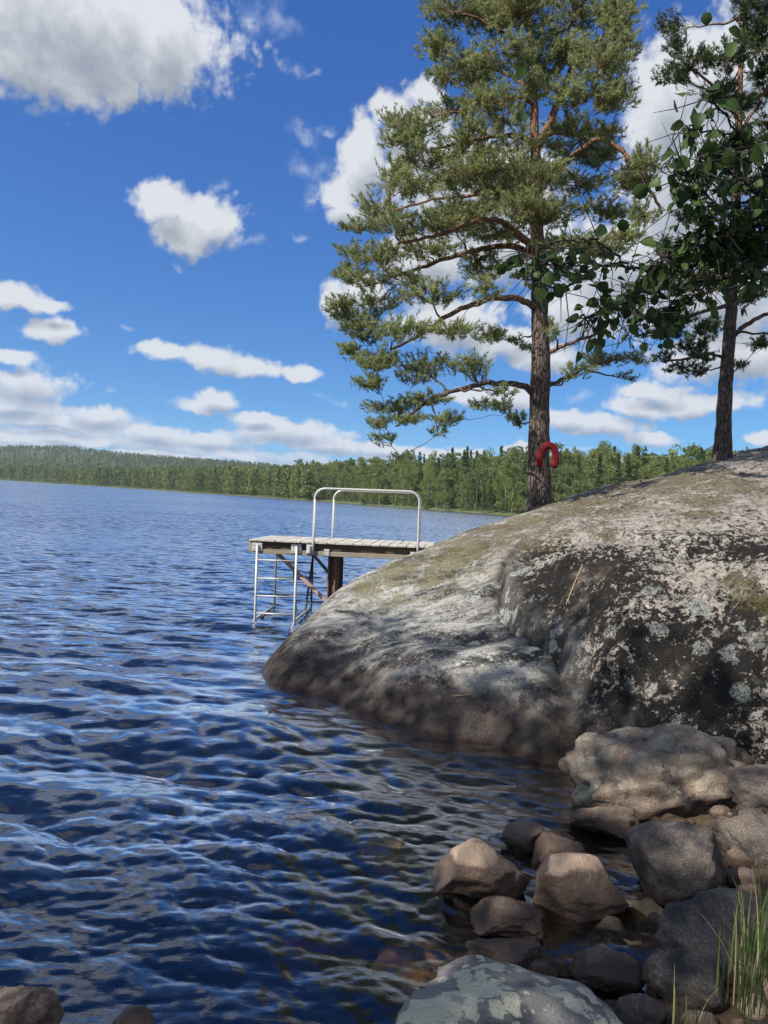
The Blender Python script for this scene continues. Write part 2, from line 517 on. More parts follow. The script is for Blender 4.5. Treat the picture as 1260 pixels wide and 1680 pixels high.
def sample(fld, L, x, y):
    N = fld.shape[0]
    u = (x / L % 1) * N; v = (y / L % 1) * N
    i = np.floor(u).astype(int) % N; j = np.floor(v).astype(int) % N; fu = u - np.floor(u); fv = v - np.floor(v)
    i1 = (i + 1) % N; j1 = (j + 1) % N
    return fld[i, j] * (1 - fu) * (1 - fv) + fld[i1, j] * fu * (1 - fv) + fld[i, j1] * (1 - fu) * fv + fld[i1, j1] * fu * fv
ys = np.arange(1560, 9, -2.15)
wr = np.concatenate([[.4, .7, 1.0, 1.3, 1.5], EYE * F / ys, np.geomspace(EYE * F / 9 * 1.08, 9500, 60)])
wa = np.concatenate([np.linspace(-110, -38, 36, endpoint=False), np.linspace(-38, 38, 455), np.linspace(38.5, 110, 36)]) * np.pi / 180
rr, aa = np.meshgrid(wr, wa, indexing='ij')
x = (rr * np.sin(aa)).ravel(); y = (rr * np.cos(aa)).ravel(); r = rr.ravel()
spacing = np.maximum(np.gradient(wr)[:, None] * np.ones_like(aa), rr * np.gradient(wa)[None, :]).ravel()
sd = shore_sd(np.c_[x, y]) if False else np.where(r < 40, 0, 99.)
m_ = r < 40
sd[m_] = shore_sd(np.c_[x[m_], y[m_]])
calm = .22 + .78 * sstep(sd, .1, 2.6)
gust = 1 + .35 * fbm(np.c_[x, y], .16, 2, .5, 21) * (r < 300)
dz_ = np.zeros_like(x); dx_ = np.zeros_like(x); dy_ = np.zeros_like(x); res = np.zeros_like(x)
for bi, (L, fld, srms, lmin, lmax) in enumerate(BANDS):
    w = sstep(spacing, lmax * .30, lmin * .22) if lmax * .30 > lmin * .22 else 0
    w = 1 - sstep(spacing, lmin * .25, lmin * .55)
    shelter = calm if bi < 2 else (.45 + .55 * calm)
    w = w * shelter * gust
    ca, sa = math.cos(.4 * bi - .4), math.sin(.4 * bi - .4)
    ca, sa = 1.0, 0.0
    X, Y = x + 3.1 * bi, y + 5.7 * bi
    dz_ += w * sample(fld[0], L, X, Y)
    ch = (1.3, 1.25, 1.1, .9)[bi]
    dx_ += -ch * w * sample(fld[1], L, X, Y) * -1; dy_ += -ch * w * sample(fld[2], L, X, Y) * -1
    res += (1 - np.clip(w / np.maximum(shelter * gust, 1e-3), 0, 1) ** 2) * srms ** 2 * shelter ** 2
wm = mesh_np('water', np.c_[x + dx_, y + dy_, dz_], grid_faces(len(wr), len(wa)), True)
fattr(wm, 'unresolved', np.sqrt(res))
deep = np.ones_like(x); deep[m_] = -ground_z(x[m_], y[m_])
fattr(wm, 'deep', np.clip(deep, 0, 3))
m_water, t = mat('lake_water')
geo = t.n('ShaderNodeNewGeometry')
pos = geo.outputs['Position']
un = t.n('ShaderNodeAttribute', attribute_name='unresolved').outputs['Fac']
# small waves the mesh is too coarse for are added as slopes
rot = t.n('ShaderNodeMapping'); rot.inputs['Rotation'].default_value = (0, 0, R(17)); rot.inputs['Scale'].default_value = (.55, 1.25, 1)
t.put(rot.inputs['Vector'], pos)
sl1 = t.vec('SUBTRACT', t.noise(rot.outputs[0], 2.6, 4, .62, col=True), (.5, .5, .5))
gustf = t.lin(t.noise(rot.outputs[0], .05, 5, .65), .3, .7, .55, 1.35)
k1 = t.math('MULTIPLY', t.math('MULTIPLY', un, gustf), 9.0)
slope = t.vec('SCALE', sl1, k1)
rip = t.noise(rot.outputs[0], 20, 4, .62)
bn_ = t.bump(rip, .8, .0036)
slope = t.vec('MULTIPLY', slope, (1, 1, 0))
sx_, sy_, _z = t.xyz(slope)
# far out only the wave sides turned to this shore are seen between the crests
sy_ = t.fmix(t.step(un, .10, .20), sy_, t.math('MULTIPLY', t.math('ABSOLUTE', sy_), -1.25))
slope = t.comb(sx_, sy_, 0)
nrm = t.vec('NORMALIZE', t.vec('ADD', bn_, slope))
fr = t.n('ShaderNodeFresnel'); fr.inputs['IOR'].default_value = 1.38; t.put(fr.inputs['Normal'], nrm)
gl = t.n('ShaderNodeBsdfGlossy'); gl.inputs['Roughness'].default_value = .025; gl.inputs['Color'].default_value = (1, 1, 1, 1); t.put(gl.inputs['Normal'], nrm)
tr = t.n('ShaderNodeBsdfTransparent'); tr.inputs['Color'].default_value = (.93, .88, .78, 1)
# a little light is scattered back by the peaty water itself
df = t.n('ShaderNodeBsdfDiffuse'); df.inputs['Color'].default_value = (.016, .024, .036, 1)
bd = t.n('ShaderNodeMixShader'); t.put(bd.inputs[0], t.step(t.n('ShaderNodeAttribute', attribute_name='deep').outputs['Fac'], .15, 1.1, .0, .34))
t.nt.links.new(tr.outputs[0], bd.inputs[1]); t.nt.links.new(df.outputs[0], bd.inputs[2])
mx = t.n('ShaderNodeMixShader'); t.put(mx.inputs[0], t.math('MULTIPLY', t.math('POWER', fr.outputs[0], 1.12), 3.9, clamp=True))
t.nt.links.new(bd.outputs[0], mx.inputs[1]); t.nt.links.new(gl.outputs[0], mx.inputs[2])
finish(t, mx)
va = t.n('ShaderNodeVolumeAbsorption'); va.inputs['Color'].default_value = (.50, .30, .12, 1); va.inputs['Density'].default_value = 3.6
t.nt.links.new(va.outputs[0], t.out.inputs['Volume'])
link('water', wm, m_water, kind='structure')

# ------------------------------------------------------------------ the granite outcrop
def wl(px, py): p = W(px, py); return (p.x, p.y, 0.0)
def pt(px, py, d): p = P(px, py, d); return (p.x, p.y, p.z)
SLAB = [wl(447, 1124), wl(530, 1147), wl(640, 1190), wl(720, 1217), wl(830, 1234), wl(930, 1249),
        pt(470, 1085, 8.7), pt(500, 1035, 9.4), pt(520, 1100, 8.45), pt(560, 1060, 9.0), pt(545, 1000, 10.3), pt(600, 1000, 10.1),
        pt(640, 1130, 7.5), pt(640, 1060, 8.6), pt(640, 985, 10.5), pt(700, 1180, 7.0), pt(760, 1150, 7.05), pt(760, 1060, 8.15), pt(760, 980, 9.9), pt(760, 915, 11.5),
        pt(900, 1200, 6.5), pt(880, 1130, 7.0), pt(900, 1075, 7.6), pt(830, 1060, 7.9), pt(830, 960, 10.0),
        # crest
        pt(503, 1018, 10.0), pt(545, 973, 11.3), pt(620, 937, 12.2), pt(690, 906, 12.5), pt(728, 889, 12.6), pt(760, 877, 13.2), pt(850, 845, 15.2),
        # falling away behind the crest and under water in front
        (-1.7, 8.7, -.7), (-1.9, 10.0, -.9), (-1.5, 12.0, -.7), (-.9, 13.8, -.4), (.3, 15.6, -.2), (1.6, 18, .1), (-1.0, 7.8, -.6), (-.1, 6.78, -.6), (.95, 6.1, -.6), (-1.5, 8.5, -.6), (3.0, 20.5, .7)]
MASS = [pt(900, 1050, 7.7), pt(930, 1140, 6.8), pt(860, 1000, 8.4), pt(830, 950, 9.3), pt(900, 960, 8.5), pt(900, 890, 11.2), pt(900, 853, 14.4),
        pt(1000, 1210, 6.2), pt(1000, 1100, 6.55), pt(1000, 1020, 6.95), pt(1000, 960, 7.6), pt(1000, 900, 9.6), pt(1000, 850, 12.6),
        pt(1120, 1200, 6.05), pt(1120, 1100, 6.35), pt(1120, 1000, 6.8), pt(1120, 930, 7.7), pt(1120, 870, 10.2), pt(1120, 820, 13.6),
        pt(1250, 1230, 5.6), pt(1250, 1120, 5.9), pt(1250, 1020, 6.15), pt(1250, 985, 6.5), pt(1250, 940, 7.1), pt(1250, 880, 9.2), pt(1250, 810, 13.6),
        pt(1450, 1240, 5.3), pt(1450, 1130, 5.6), pt(1450, 1030, 5.9), pt(1450, 940, 7.0), pt(1450, 880, 9.2), pt(1450, 800, 13.6), pt(1450, 710, 20),
        pt(1700, 1240, 5.3), pt(1700, 1000, 6.2), pt(1700, 850, 9.5), pt(1700, 760, 14),
        pt(850, 845, 15.6), pt(890, 833, 16.2), pt(1000, 802, 17.4), pt(1110, 775, 18.8), pt(1180, 757, 20.2), pt(1260, 738, 22.5),
        (2.6, 18.6, 1.4), (4.2, 21, 1.7), (6.6, 23, 2.3), (9.3, 25, 2.9), (12, 28, 3.6), (15, 24, 4.6), (1.6, 5.0, -.5), (2.6, 4.3, -.3), (4.2, 4.0, -.2)]
def tps(pts, lam=.01):
    a = np.array(pts); X = a[:, :2]; n = len(X)
    d = np.hypot(X[:, None, 0] - X[None, :, 0], X[:, None, 1] - X[None, :, 1])
    K = np.where(d > 0, d * d * np.log(d + 1e-12), 0) + lam * np.eye(n)
    Pm = np.c_[np.ones(n), X]
    A = np.zeros((n + 3, n + 3)); A[:n, :n] = K; A[:n, n:] = Pm; A[n:, :n] = Pm.T
    s = np.linalg.solve(A, np.r_[a[:, 2], 0, 0, 0])
    def f(x, y):
        o = s[n] + s[n + 1] * x + s[n + 2] * y
        for i in range(n):
            q = (x - X[i, 0]) ** 2 + (y - X[i, 1]) ** 2
            o = o + s[i] * .5 * q * np.log(q + 1e-12)
        return o
    return f
fS, fM = tps(SLAB), tps(MASS)
CRACK = np.array([W(1010, 1262, .0)[:2], W(955, 1205, .25)[:2], P(935, 1150, 6.75)[:2], P(912, 1085, 7.45)[:2], P(868, 1030, 8.15)[:2], P(832, 985, 9.0)[:2], P(815, 938, 9.9)[:2],
                  P(850, 905, 11.2)[:2], P(900, 880, 12.8)[:2], P(885, 850, 15.2)[:2], P(880, 838, 17.0)[:2], (2.4, 19.5), (2.2, 40)], float)
mass_poly = np.r_[CRACK, [(40, 40), (40, -5), (2.6, 3.0)]]
gxs = np.concatenate([np.arange(-2.6, 4.6, .032), np.arange(4.6, 13.5, .075)])
gys = np.concatenate([np.arange(4.6, 11.0, .028), np.arange(11.0, 17.0, .05), np.arange(17.0, 27, .10)])
yy, xx = np.meshgrid(gys, gxs, indexing='ij')
x, y = xx.ravel(), yy.ravel(); p2 = np.c_[x, y]
wob = np.c_[fbm(p2, 1.6, 3, .5, 31), fbm(p2, 1.6, 3, .5, 32)] * .09
q2 = p2 + wob
cd = seg_dist(q2, CRACK); sg = np.where(inside(q2, mass_poly), cd, -cd)
hs = fS(x, y); hm = fM(x, y)
wk = 1.5 * sstep(y, 9.6, 12.5)
sg = sg + .05 * fbm(p2, 5, 3, .6, 33) * (1 - sstep(y, 9.6, 11))
wf = .30 * (1 - sstep(y, 6.5, 7.5))
kk = sstep(sg, -.05 - wk - wf, .11 + wk + wf)
h = hs * (1 - kk) + hm * kk
fade = 1 - sstep(y, 9.8, 12.5)
h = h - .15 * np.exp(-(sg / .05) ** 2) * fade * (.15 + .85 * sstep(y, 6.6, 7.6))
massw = sstep(sg, -.05 - wk * 1.3, .3 + wk)
# relief: broad swells on the slab, knobbly weathered granite on the mass
big = fbm(p2, .8, 3, .5, 41)
mid = fbm(np.c_[x * .8 + y * .35, y * 1.3], 3.0, 4, .55, 42)
fine = fbm(p2, 13, 3, .6, 43)
h = h + big * (.035 + .045 * massw) + mid * (.016 + .036 * massw * (1 - .6 * sstep(y, 8, 13))) + (fine - .5 * np.abs(fbm(p2, 9, 2, .5, 46))) * (.008 + .028 * massw) * (1 - .5 * sstep(y, 8, 12))
# ledges across the steep near face and the undercut shelf by the water
h = h - .10 * massw * np.exp(-((sg - .9 + .25 * big) / .06) ** 2) * (1 - sstep(y, 6.9, 7.8))
led = y - (6.55 + .05 * x) - .22 * fbm(p2, 1.1, 3, .5, 44)
h = h + massw * (.09 * sstep(led, -.05, .05) - .05) * sstep(x, 1.6, 2.6)
lip = hs - .24 - .06 * big
h = h + (1 - massw) * (.05 * sstep(lip, -.035, .035) - .02) * sstep(x, -1.0, 0)
for pth_, dp_ in (([W(655, 1105, .33), W(720, 1130, .33), W(800, 1152, .33), W(870, 1150, .40), W(945, 1172, .36)], .045),
                  ([W(560, 1075, .30), W(610, 1090, .32), W(655, 1105, .33)], .025), ([W(800, 1152, .33), W(812, 1185, .22), W(806, 1225, .05)], .035),
                  ([P(1000, 1190, 6.3), P(1040, 1120, 6.5), P(1110, 1085, 6.5), P(1180, 1070, 6.4), P(1262, 1075, 6.1)], .06), ([P(1130, 1190, 6.1), P(1150, 1120, 6.35), P(1180, 1070, 6.4)], .05),
                  ([P(505, 1020, 9.8), P(560, 995, 10.4), P(600, 985, 10.6)], .03), ([P(720, 940, 11.4), P(745, 960, 10.6), P(775, 985, 9.8)], .03)):
    dd_ = seg_dist(p2 + .5 * wob + .02 * np.c_[fine, mid], np.array([q[:2] for q in pth_], float))
    h = h - dp_ * np.exp(-(dd_ / .030) ** 2)
FZ = h.reshape(xx.shape)
def rock_z(px_, py_):
    i = np.clip(np.searchsorted(gys, py_), 0, len(gys) - 1); j = np.clip(np.searchsorted(gxs, px_), 0, len(gxs) - 1)
    return FZ[i, j]
def hit(px_, py_):               # where a line of sight meets the rock
    for d in np.arange(5.0, 24, .03):
        q = P(px_, py_, d)
        if q.z < rock_z(q.x, q.y): return q
    return P(px_, py_, 12)
dark_zone = np.zeros(len(x)); pale = np.zeros(len(x)); mossy = np.zeros(len(x))
for (a_, b_, r_) in ((838, 960, .50), (862, 1005, .5), (915, 955, .55), (1000, 935, .45), (905, 1045, .45), (960, 1005, .5), (1080, 1065, .5), (1160, 1080, .55), (1230, 1060, .5), (1060, 965, .4), (1210, 900, .6), (1150, 1140, .4), (1020, 1160, .4), (880, 905, .5), (1240, 1000, .3), (955, 1115, .4), (985, 1175, .4), (930, 1095, .3), (1060, 1190, .35)):
    q = hit(a_, b_); dark_zone = np.maximum(dark_zone, np.exp(-((x - q.x) ** 2 + ((y - q.y) * .8) ** 2 + ((h - q.z) * 1.0) ** 2) / r_ ** 2))
for (a_, b_, r_) in ((1000, 880, .9), (1080, 850, 1.2), (1130, 900, .7), (1150, 820, 1.6), (1240, 950, .45), (930, 900, .5), (1240, 860, .7), (1060, 1010, .3)):
    q = hit(a_, b_); pale = np.maximum(pale, np.exp(-((x - q.x) ** 2 + ((y - q.y) * .6) ** 2) / r_ ** 2))
for (a_, b_, r_) in ((1160, 815, 1.0), (1130, 845, .5), (1000, 870, .3), (1200, 800, 1.2), (700, 930, 1.0), (760, 900, 1.2), (840, 860, 1.6), (950, 825, 2.0), (1100, 785, 2.2), (640, 955, .7), (1230, 960, .3), (880, 880, .8)):
    q = hit(a_, b_); mossy = np.maximum(mossy, np.exp(-((x - q.x) ** 2 + ((y - q.y) * .6) ** 2) / r_ ** 2))
f_ = grid_faces(len(gys), len(gxs))
keep = (h[f_] > -.75).any(1)
om = mesh_np('granite_outcrop', np.c_[x, y, np.maximum(h, -.9)], f_[keep], True)
fattr(om, 'mass', massw)
fattr(om, 'crestness', sstep(y + .35 * big, 9.5, 15.5))
fattr(om, 'dark_zone', dark_zone); fattr(om, 'pale', pale); fattr(om, 'mossy', mossy)
fattr(om, 'crack', np.exp(-(sg / .16) ** 2) * fade * (.4 + .6 * sstep(y, 6.6, 7.6)))

def granite_nodes(t, pos, tone=(.46, .37, .31), dark=(.21, .185, .17)):
    """speckled weathered granite: colour and a height for the bump"""
    g1_ = t.noise(pos, 2.2, 5, .6); g2_ = t.noise(pos, 42, 3, .7); g3_ = t.noise(pos, 170, 2, .7)
    c = t.mix(t.step(g1_, .32, .68), dark, tone)
    c = t.mix(t.step(g2_, .50, .66, 0, .55), c, (.62, .55, .50))
    c = t.mix(t.step(g2_, .46, .34, 0, .6), c, (.12, .105, .10))
    c = t.mix(t.step(g3_, .60, .72, 0, .4), c, (.05, .045, .045))
    return c, g1_, g2_, g3_

m_rock, t = mat('outcrop_granite')
geo = t.n('ShaderNodeNewGeometry'); pos = geo.outputs['Position']
A = lambda n: t.n('ShaderNodeAttribute', attribute_name=n).outputs['Fac']
mass, crest, crack = A('mass'), A('crestness'), A('crack')
zz = t.xyz(pos)[2]; nz = t.xyz(geo.outputs['Normal'])[2]
dark_zone_, pale_, mossy_ = A('dark_zone'), A('pale'), A('mossy')
c, g1_, g2_, g3_ = granite_nodes(t, pos, (.40, .355, .30), (.215, .19, .165))
c = t.mix(t.math('MULTIPLY', t.step(t.noise(pos, 9, 5, .7), .40, .62), t.fmix(pale_, .35, .9)), c, (.57, .515, .45))
# slab: smooth greyish rock, darker and browner low down
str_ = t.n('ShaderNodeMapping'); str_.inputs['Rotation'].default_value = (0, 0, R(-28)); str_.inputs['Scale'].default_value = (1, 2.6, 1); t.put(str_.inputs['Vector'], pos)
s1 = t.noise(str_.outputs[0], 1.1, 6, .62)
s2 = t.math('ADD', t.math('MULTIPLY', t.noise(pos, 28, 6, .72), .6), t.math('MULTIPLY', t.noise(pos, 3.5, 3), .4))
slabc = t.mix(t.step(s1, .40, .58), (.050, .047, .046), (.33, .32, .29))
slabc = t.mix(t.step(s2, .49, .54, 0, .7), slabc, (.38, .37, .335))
low = t.step(t.math('ADD', zz, t.math('MULTIPLY', g1_, .45)), .84, .46)
slabc = t.mix(t.math('MULTIPLY', low, .94), slabc, t.mix(t.noise(pos, 3.4, 5, .65), (.018, .015, .014), (.095, .070, .056)))
slabc = t.mix(t.math('MULTIPLY', t.step(g3_, .55, .7), .35), slabc, (.05, .047, .045))
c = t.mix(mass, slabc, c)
# black crust lichen over the mass; hand-placed dark zones and the crack go blacker
bl = t.noise(pos, 1.25, 6, .68, .4)
blf = t.noise(pos, 21, 4, .7)
zone = t.math('MULTIPLY', mass, t.step(crest, .62, .02))
thr = t.math('ADD', t.math('MULTIPLY', blf, .55), bl)
mot = t.noise(pos, 13, 6, .78, .3)
Bz = t.math('ADD', t.lin(bl, .30, .66, .40, .535), t.math('MULTIPLY', dark_zone_, .15))
Bz = t.math('SUBTRACT', Bz, t.math('MULTIPLY', pale_, .035))
Bz = t.fmix(mass, t.math('SUBTRACT', Bz, .05), Bz)
Bz = t.math('SUBTRACT', Bz, t.math('MULTIPLY', mossy_, .02))
bmask = t.math('MULTIPLY', t.step(t.math('SUBTRACT', Bz, mot), -.010, .016), t.fmix(mass, .6, .97))
bmask = t.math('MAXIMUM', bmask, t.math('MULTIPLY', crack, .8))
c = t.mix(bmask, c, t.mix(g2_, (.004, .0035, .0035), (.018, .016, .014)))
# warm bare granite, pink where the rock is broken
c = t.mix(t.math('MULTIPLY', t.math('MULTIPLY', t.step(t.noise(pos, 1.0, 4, .6), .56, .70), mass), .45), c, (.42, .32, .25))
# pale grey-green lichen rosettes
lps = t.vec('ADD', pos, t.vec('SCALE', t.noise(pos, 9, 5, .7, col=True), .30))
lv = t.voro(lps, 4.2, 'F1', 'Distance')
lc = t.xyz(t.voro(lps, 4.2, 'F1', 'Color'))[1]
lr = t.math('MULTIPLY', lc, .50)
lm = t.math('MULTIPLY', t.step(t.math('SUBTRACT', lr, lv), .0, .05), t.step(t.noise(pos, .9, 3), .44, .58))
lm = t.math('MULTIPLY', lm, t.step(t.noise(pos, 40, 4, .7), .40, .50))
lm = t.math('MULTIPLY', lm, t.step(zz, .3, .5, 0, .8))
c = t.mix(lm, c, t.mix(t.noise(pos, 60, 2), (.27, .30, .28), (.45, .47, .42)))
# small pale discs on the dark lower slab
lv2 = t.voro(t.vec('ADD', pos, t.vec('SCALE', t.noise(pos, 20, 2, col=True), .03)), 9.5, 'F1', 'Distance')
lm2 = t.math('MULTIPLY', t.step(lv2, .30, .22), t.step(t.noise(pos, 1.4, 3), .52, .60))
lm2 = t.math('MULTIPLY', lm2, t.step(zz, .36, .50, 0, .75))
c = t.mix(t.math('MULTIPLY', lm2, t.math('SUBTRACT', 1, mass)), c, (.40, .42, .40))
# yellow-green moss and lichen on the upward faces towards the crest
mo = t.noise(pos, 2.6, 6, .68)
mo2 = t.noise(pos, 22, 5, .75)
mm = t.step(t.math('ADD', t.math('MULTIPLY', mo, .55), t.math('ADD', t.math('MULTIPLY', mo2, .55), t.math('MULTIPLY', mossy_, .195))), .672, .73)
mm = t.math('MULTIPLY', mm, t.step(t.noise(pos, 46, 5, .72), .40, .52, .15, .85))
mm = t.math('MULTIPLY', mm, t.step(nz, .35, .7))
c = t.mix(mm, c, t.mix(t.noise(pos, 55, 3), (.075, .066, .02), (.22, .175, .06)))
# wet, brown foot where the waves wash it
wet = t.step(t.math('ADD', zz, t.math('MULTIPLY', t.noise(pos, 2.4, 4), .13)), .155, .085)
c = t.mix(t.math('MULTIPLY', wet, .9), c, t.mix(t.noise(pos, 5, 4), (.010, .006, .004), (.055, .026, .014)))
ht = t.math('ADD', t.math('MULTIPLY', g2_, .5), t.math('MULTIPLY', blf, t.fmix(mass, .35, 1.3)))
ht = t.math('ADD', ht, t.math('MULTIPLY', g3_, .16))
ht = t.math('ADD', ht, t.math('MULTIPLY', mm, .5))
bp = t.bump(ht, t.fmix(mass, .7, 1.0), .055)
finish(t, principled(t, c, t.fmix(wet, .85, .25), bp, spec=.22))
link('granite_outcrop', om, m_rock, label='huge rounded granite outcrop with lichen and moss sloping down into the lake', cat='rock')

# ================================================================== OBJECTS
# ------------------------------------------------------------------ bathing jetty with ladders and handrails
def wood_mat(name, a, b, grain_axis=0, rough=.85):
    m, t = mat(name)
    tc = t.n('ShaderNodeTexCoord').outputs['Object']
    oi = t.n('ShaderNodeObjectInfo').outputs['Random']
    mp = t.n('ShaderNodeMapping'); sc_ = [38, 38, 38]; sc_[grain_axis] = 2.2
    mp.inputs['Scale'].default_value = sc_; t.put(mp.inputs['Vector'], t.vec('ADD', tc, t.comb(t.math('MULTIPLY', oi, 9), t.math('MULTIPLY', oi, 5), 0)))
    g = t.noise(mp.outputs[0], 1.0, 4, .6)
    st_ = t.noise(tc, 5, 4, .6)
    c = t.mix(t.step(g, .3, .7), a, b)
    c = t.mix(t.step(st_, .5, .75, 0, .4), c, tuple(v * .45 for v in a))
    c = t.mix(t.math('MULTIPLY', oi, .35), c, tuple(v * .62 for v in b))
    finish(t, principled(t, c, rough, t.bump(g, .5, .004), spec=.2))
    return m
m_deck = wood_mat('weathered_deck_wood', (.33, .31, .27), (.52, .50, .45), 1)
m_beam = wood_mat('shaded_beam_wood', (.055, .043, .032), (.12, .095, .07), 0)  # shade under the plank overhang is put into this dark beam colour
m_board = wood_mat('grey_edge_board', (.19, .165, .13), (.33, .29, .23), 0)
m_endb = wood_mat('yellowed_end_beam', (.24, .20, .11), (.40, .34, .20), 1)
def metal_mat(name, col, rough=.42, metal=.85, spots=(.2, .17, .13), amt=.3):
    m, t = mat(name)
    tc = t.n('ShaderNodeTexCoord').outputs['Object']
    n = t.noise(tc, 30, 4, .65); n2 = t.noise(tc, 4, 4, .6)
    c = t.mix(t.step(n, .52, .72, 0, amt), col, spots)
    c = t.mix(t.step(n2, .5, .7, 0, amt), c, tuple(v * .7 for v in col))
    finish(t, principled(t, c, t.fmix(n2, rough - .1, rough + .15), t.bump(n, .15, .003), metal=metal))
    return m
m_galv = metal_mat('galvanised_steel', (.44, .44, .43), .5, .35)
m_plate = metal_mat('dull_bracket_steel', (.48, .48, .47), .55, .3)
m_dark = metal_mat('dark_steel', (.075, .10, .095), .6, .2)  # darker steel of the rear ladder, struts, rear brace and hook
m_rust = metal_mat('rusty_red_steel', (.13, .065, .055), .8, .0, (.22, .13, .10), .5)
m_pink = metal_mat('faded_red_lead_steel', (.42, .27, .22), .8, .0, (.24, .12, .09), .4)

D0 = P(409, 884, 12.75)          # near left corner of the deck top
ax = Vector((1, -.09, .022)).normalized()
ay = Vector((.09, 1, 0)).normalized()
azv = ax.cross(ay).normalized(); ay = azv.cross(ax).normalized()
DM = Matrix((ax, ay, azv)).transposed().to_4x4(); DM.translation = D0
dock = empty('bathing_jetty', (0, 0, 0), 'grey wooden bathing jetty with steel handrails and ladders beside the sloping rock', 'jetty')
dock.matrix_world = DM
DW, DL = 1.5, 3.12                # deck width, length
def part(name, g, m, parent=dock, smooth=False, label=None):
    return link(name, g.mesh(name, smooth), m, parent, label=label)
# planks across the deck
pw, gap = .137, .008
n_pl = int(DL / (pw + gap))
pl_me = []
for k in range(3):
    g = Geo(); g.box((0, DW / 2, 0), (pw, DW + .03 * k, .034), bevel=.005); pl_me.append(g.mesh('plank'))
for i in range(n_pl):
    o = link('plank', pl_me[i % 3], m_deck, dock)
    o.location = (.01 + pw / 2 + i * (pw + gap), -.045 + .012 * math.sin(i * 7.3), -.017 + .003 * math.sin(i * 3.1))
    o.rotation_euler = (0, .008 * math.sin(i * 5.7), .006 * math.sin(i * 2.9))
for yb in (.05, DW - .05):
    g = Geo(); g.box((DL / 2, yb, -.095), (DL - .14, .07, .118), bevel=.006); part('side_beam', g, m_beam)
    g = Geo(); g.box((DL / 2 + .05, yb - .018 if yb < 1 else yb + .018, -.196), (DL - .02, .10, .078), bevel=.006); part('edge_board', g, m_board)
g = Geo(); g.box((DL / 2, DW / 2, -.10), (DL - .14, .07, .11)); part('middle_beam', g, m_beam)
g = Geo(); g.box((.035, DW / 2, -.120), (.072, DW + .04, .168), bevel=.008); part('end_beam', g, m_endb)
# steel plates bolted on the near side
def plate(x, w, h, z, name='bracket_plate'):
    g = Geo(); g.box((x, -.028, z), (w, .008, h), bevel=.002)
    o = part(name, g, m_plate)
    for sx in (-1, 1):
        b = Geo(); b.box((x + sx * w * .32, -.036, z + h * .25), (.018, .012, .018), bevel=.003); part('bolt', b, m_galv, o)
        b = Geo(); b.box((x + sx * w * .32, -.036, z - h * .25), (.018, .012, .018), bevel=.003); part('bolt', b, m_galv, o)
    return o
PXM = 12.75 / F
plate(.145, .17, .135, -.125); plate(.80, .17, .145, -.13); plate(2.74, .12, .13, -.165); plate(1.31, .09, .11, -.17)
g = Geo(); g.box((1.03, -.03, -.125), (.12, .01, .15), bevel=.003); g.tube([(1.02, -.05, -.075), (1.02, -.05, -.185)], .034, 10); part('rail_bracket', g, m_plate)
# ladders
def arc_pts(c, r, a0, a1, u, v, n=7):
    a = np.linspace(a0, a1, n)[:, None]
    return np.asarray(c) + r * (np.cos(a) * np.asarray(u) + np.sin(a) * np.asarray(v))
def ladder(x0, x1, yl, top, bottom, rungs, m, r=.021, lean=0.0):
    for x_ in (x0, x1):
        g = Geo(); g.tube([(x_, yl, top), (x_, yl - lean * .3, (top + bottom) / 2), (x_, yl - lean, bottom)], r, 10)
        part('ladder_stile', g, m, smooth=True)
    for z in rungs:
        g = Geo(); g.tube([(x0, yl - lean * (top - z) / (top - bottom), z), (x1, yl - lean * (top - z) / (top - bottom), z)], .013, 8)
        part('ladder_rung', g, m, smooth=True)
RG = [-.335, -.635, -.925, -1.215]
ladder(.155, .815, -.058, -.085, -2.3, RG + [-1.52, -1.82], m_galv)
ladder(.10, .79, DW + .06, -.06, -2.3, [-.20, -.485, -.77, -1.08, -1.38], m_dark, .021)
# bars tying the ladder feet together near the waterline, and the rear struts
for xa, xb in ((.16, .10), (.82, .79)):
    g = Geo(); g.tube([(xa, -.05, -1.315), (xb, DW + .05, -1.315)], .022, 8); part('tie_bar', g, m_galv, smooth=True)
g = Geo(); g.tube([(.50, DW - .2, -.62), (.62, DW - .25, -1.9)], .020, 8); part('strut', g, m_dark, smooth=True)
g = Geo(); g.tube([(.82, DW - .1, -.40), (.68, DW - .25, -1.9)], .020, 8); part('strut', g, m_dark, smooth=True)
# steel column and braces
def hbeam(cx, cy, z0, z1, rot, m, w=.125, d=.15):
    M = Matrix.Rotation(rot, 3, 'Z')
    o = None
    for k, (ox, oy, sx, sy, nm) in enumerate(((-w / 2, 0, .022, d, 'flange'), (w / 2, 0, .022, d, 'flange'), (0, 0, w - .026, .016, 'web'))):
        g = Geo(); c_ = M @ Vector((ox, oy, 0)); g.box((cx + c_.x, cy + c_.y, (z0 + z1) / 2), (sx, sy, z1 - z0), M)
        if o is None: o = part('column', g, m)
        else: part(nm, g, m, o)
    return o
hbeam(1.385, .30, -1.9, -.238, R(-20), m_rust)
hbeam(1.31, DW - .25, -1.9, -.238, R(-20), m_rust)
g = Geo(); g.box((1.385, .3, -.246), (.28, .28, .012)); part('cap_plate', g, m_rust)
def bar(p, q, w, h, m, name):
    p, q = Vector(p), Vector(q); d = (q - p)
    L = d.length; x_ = d.normalized(); y_ = Vector((0, 1, 0)); z_ = x_.cross(y_).normalized(); y_ = z_.cross(x_)
    M = Matrix((x_, y_, z_)).transposed()
    g = Geo(); g.box((p + q) / 2, (L, w, h), M, bevel=.004); return part(name, g, m)
bar((.42, .25, -.235), (1.30, .25, -1.02), .05, .062, m_pink, 'brace')
bar((.80, DW - .30, -.235), (1.28, DW - .28, -.75), .05, .05, m_dark, 'brace')
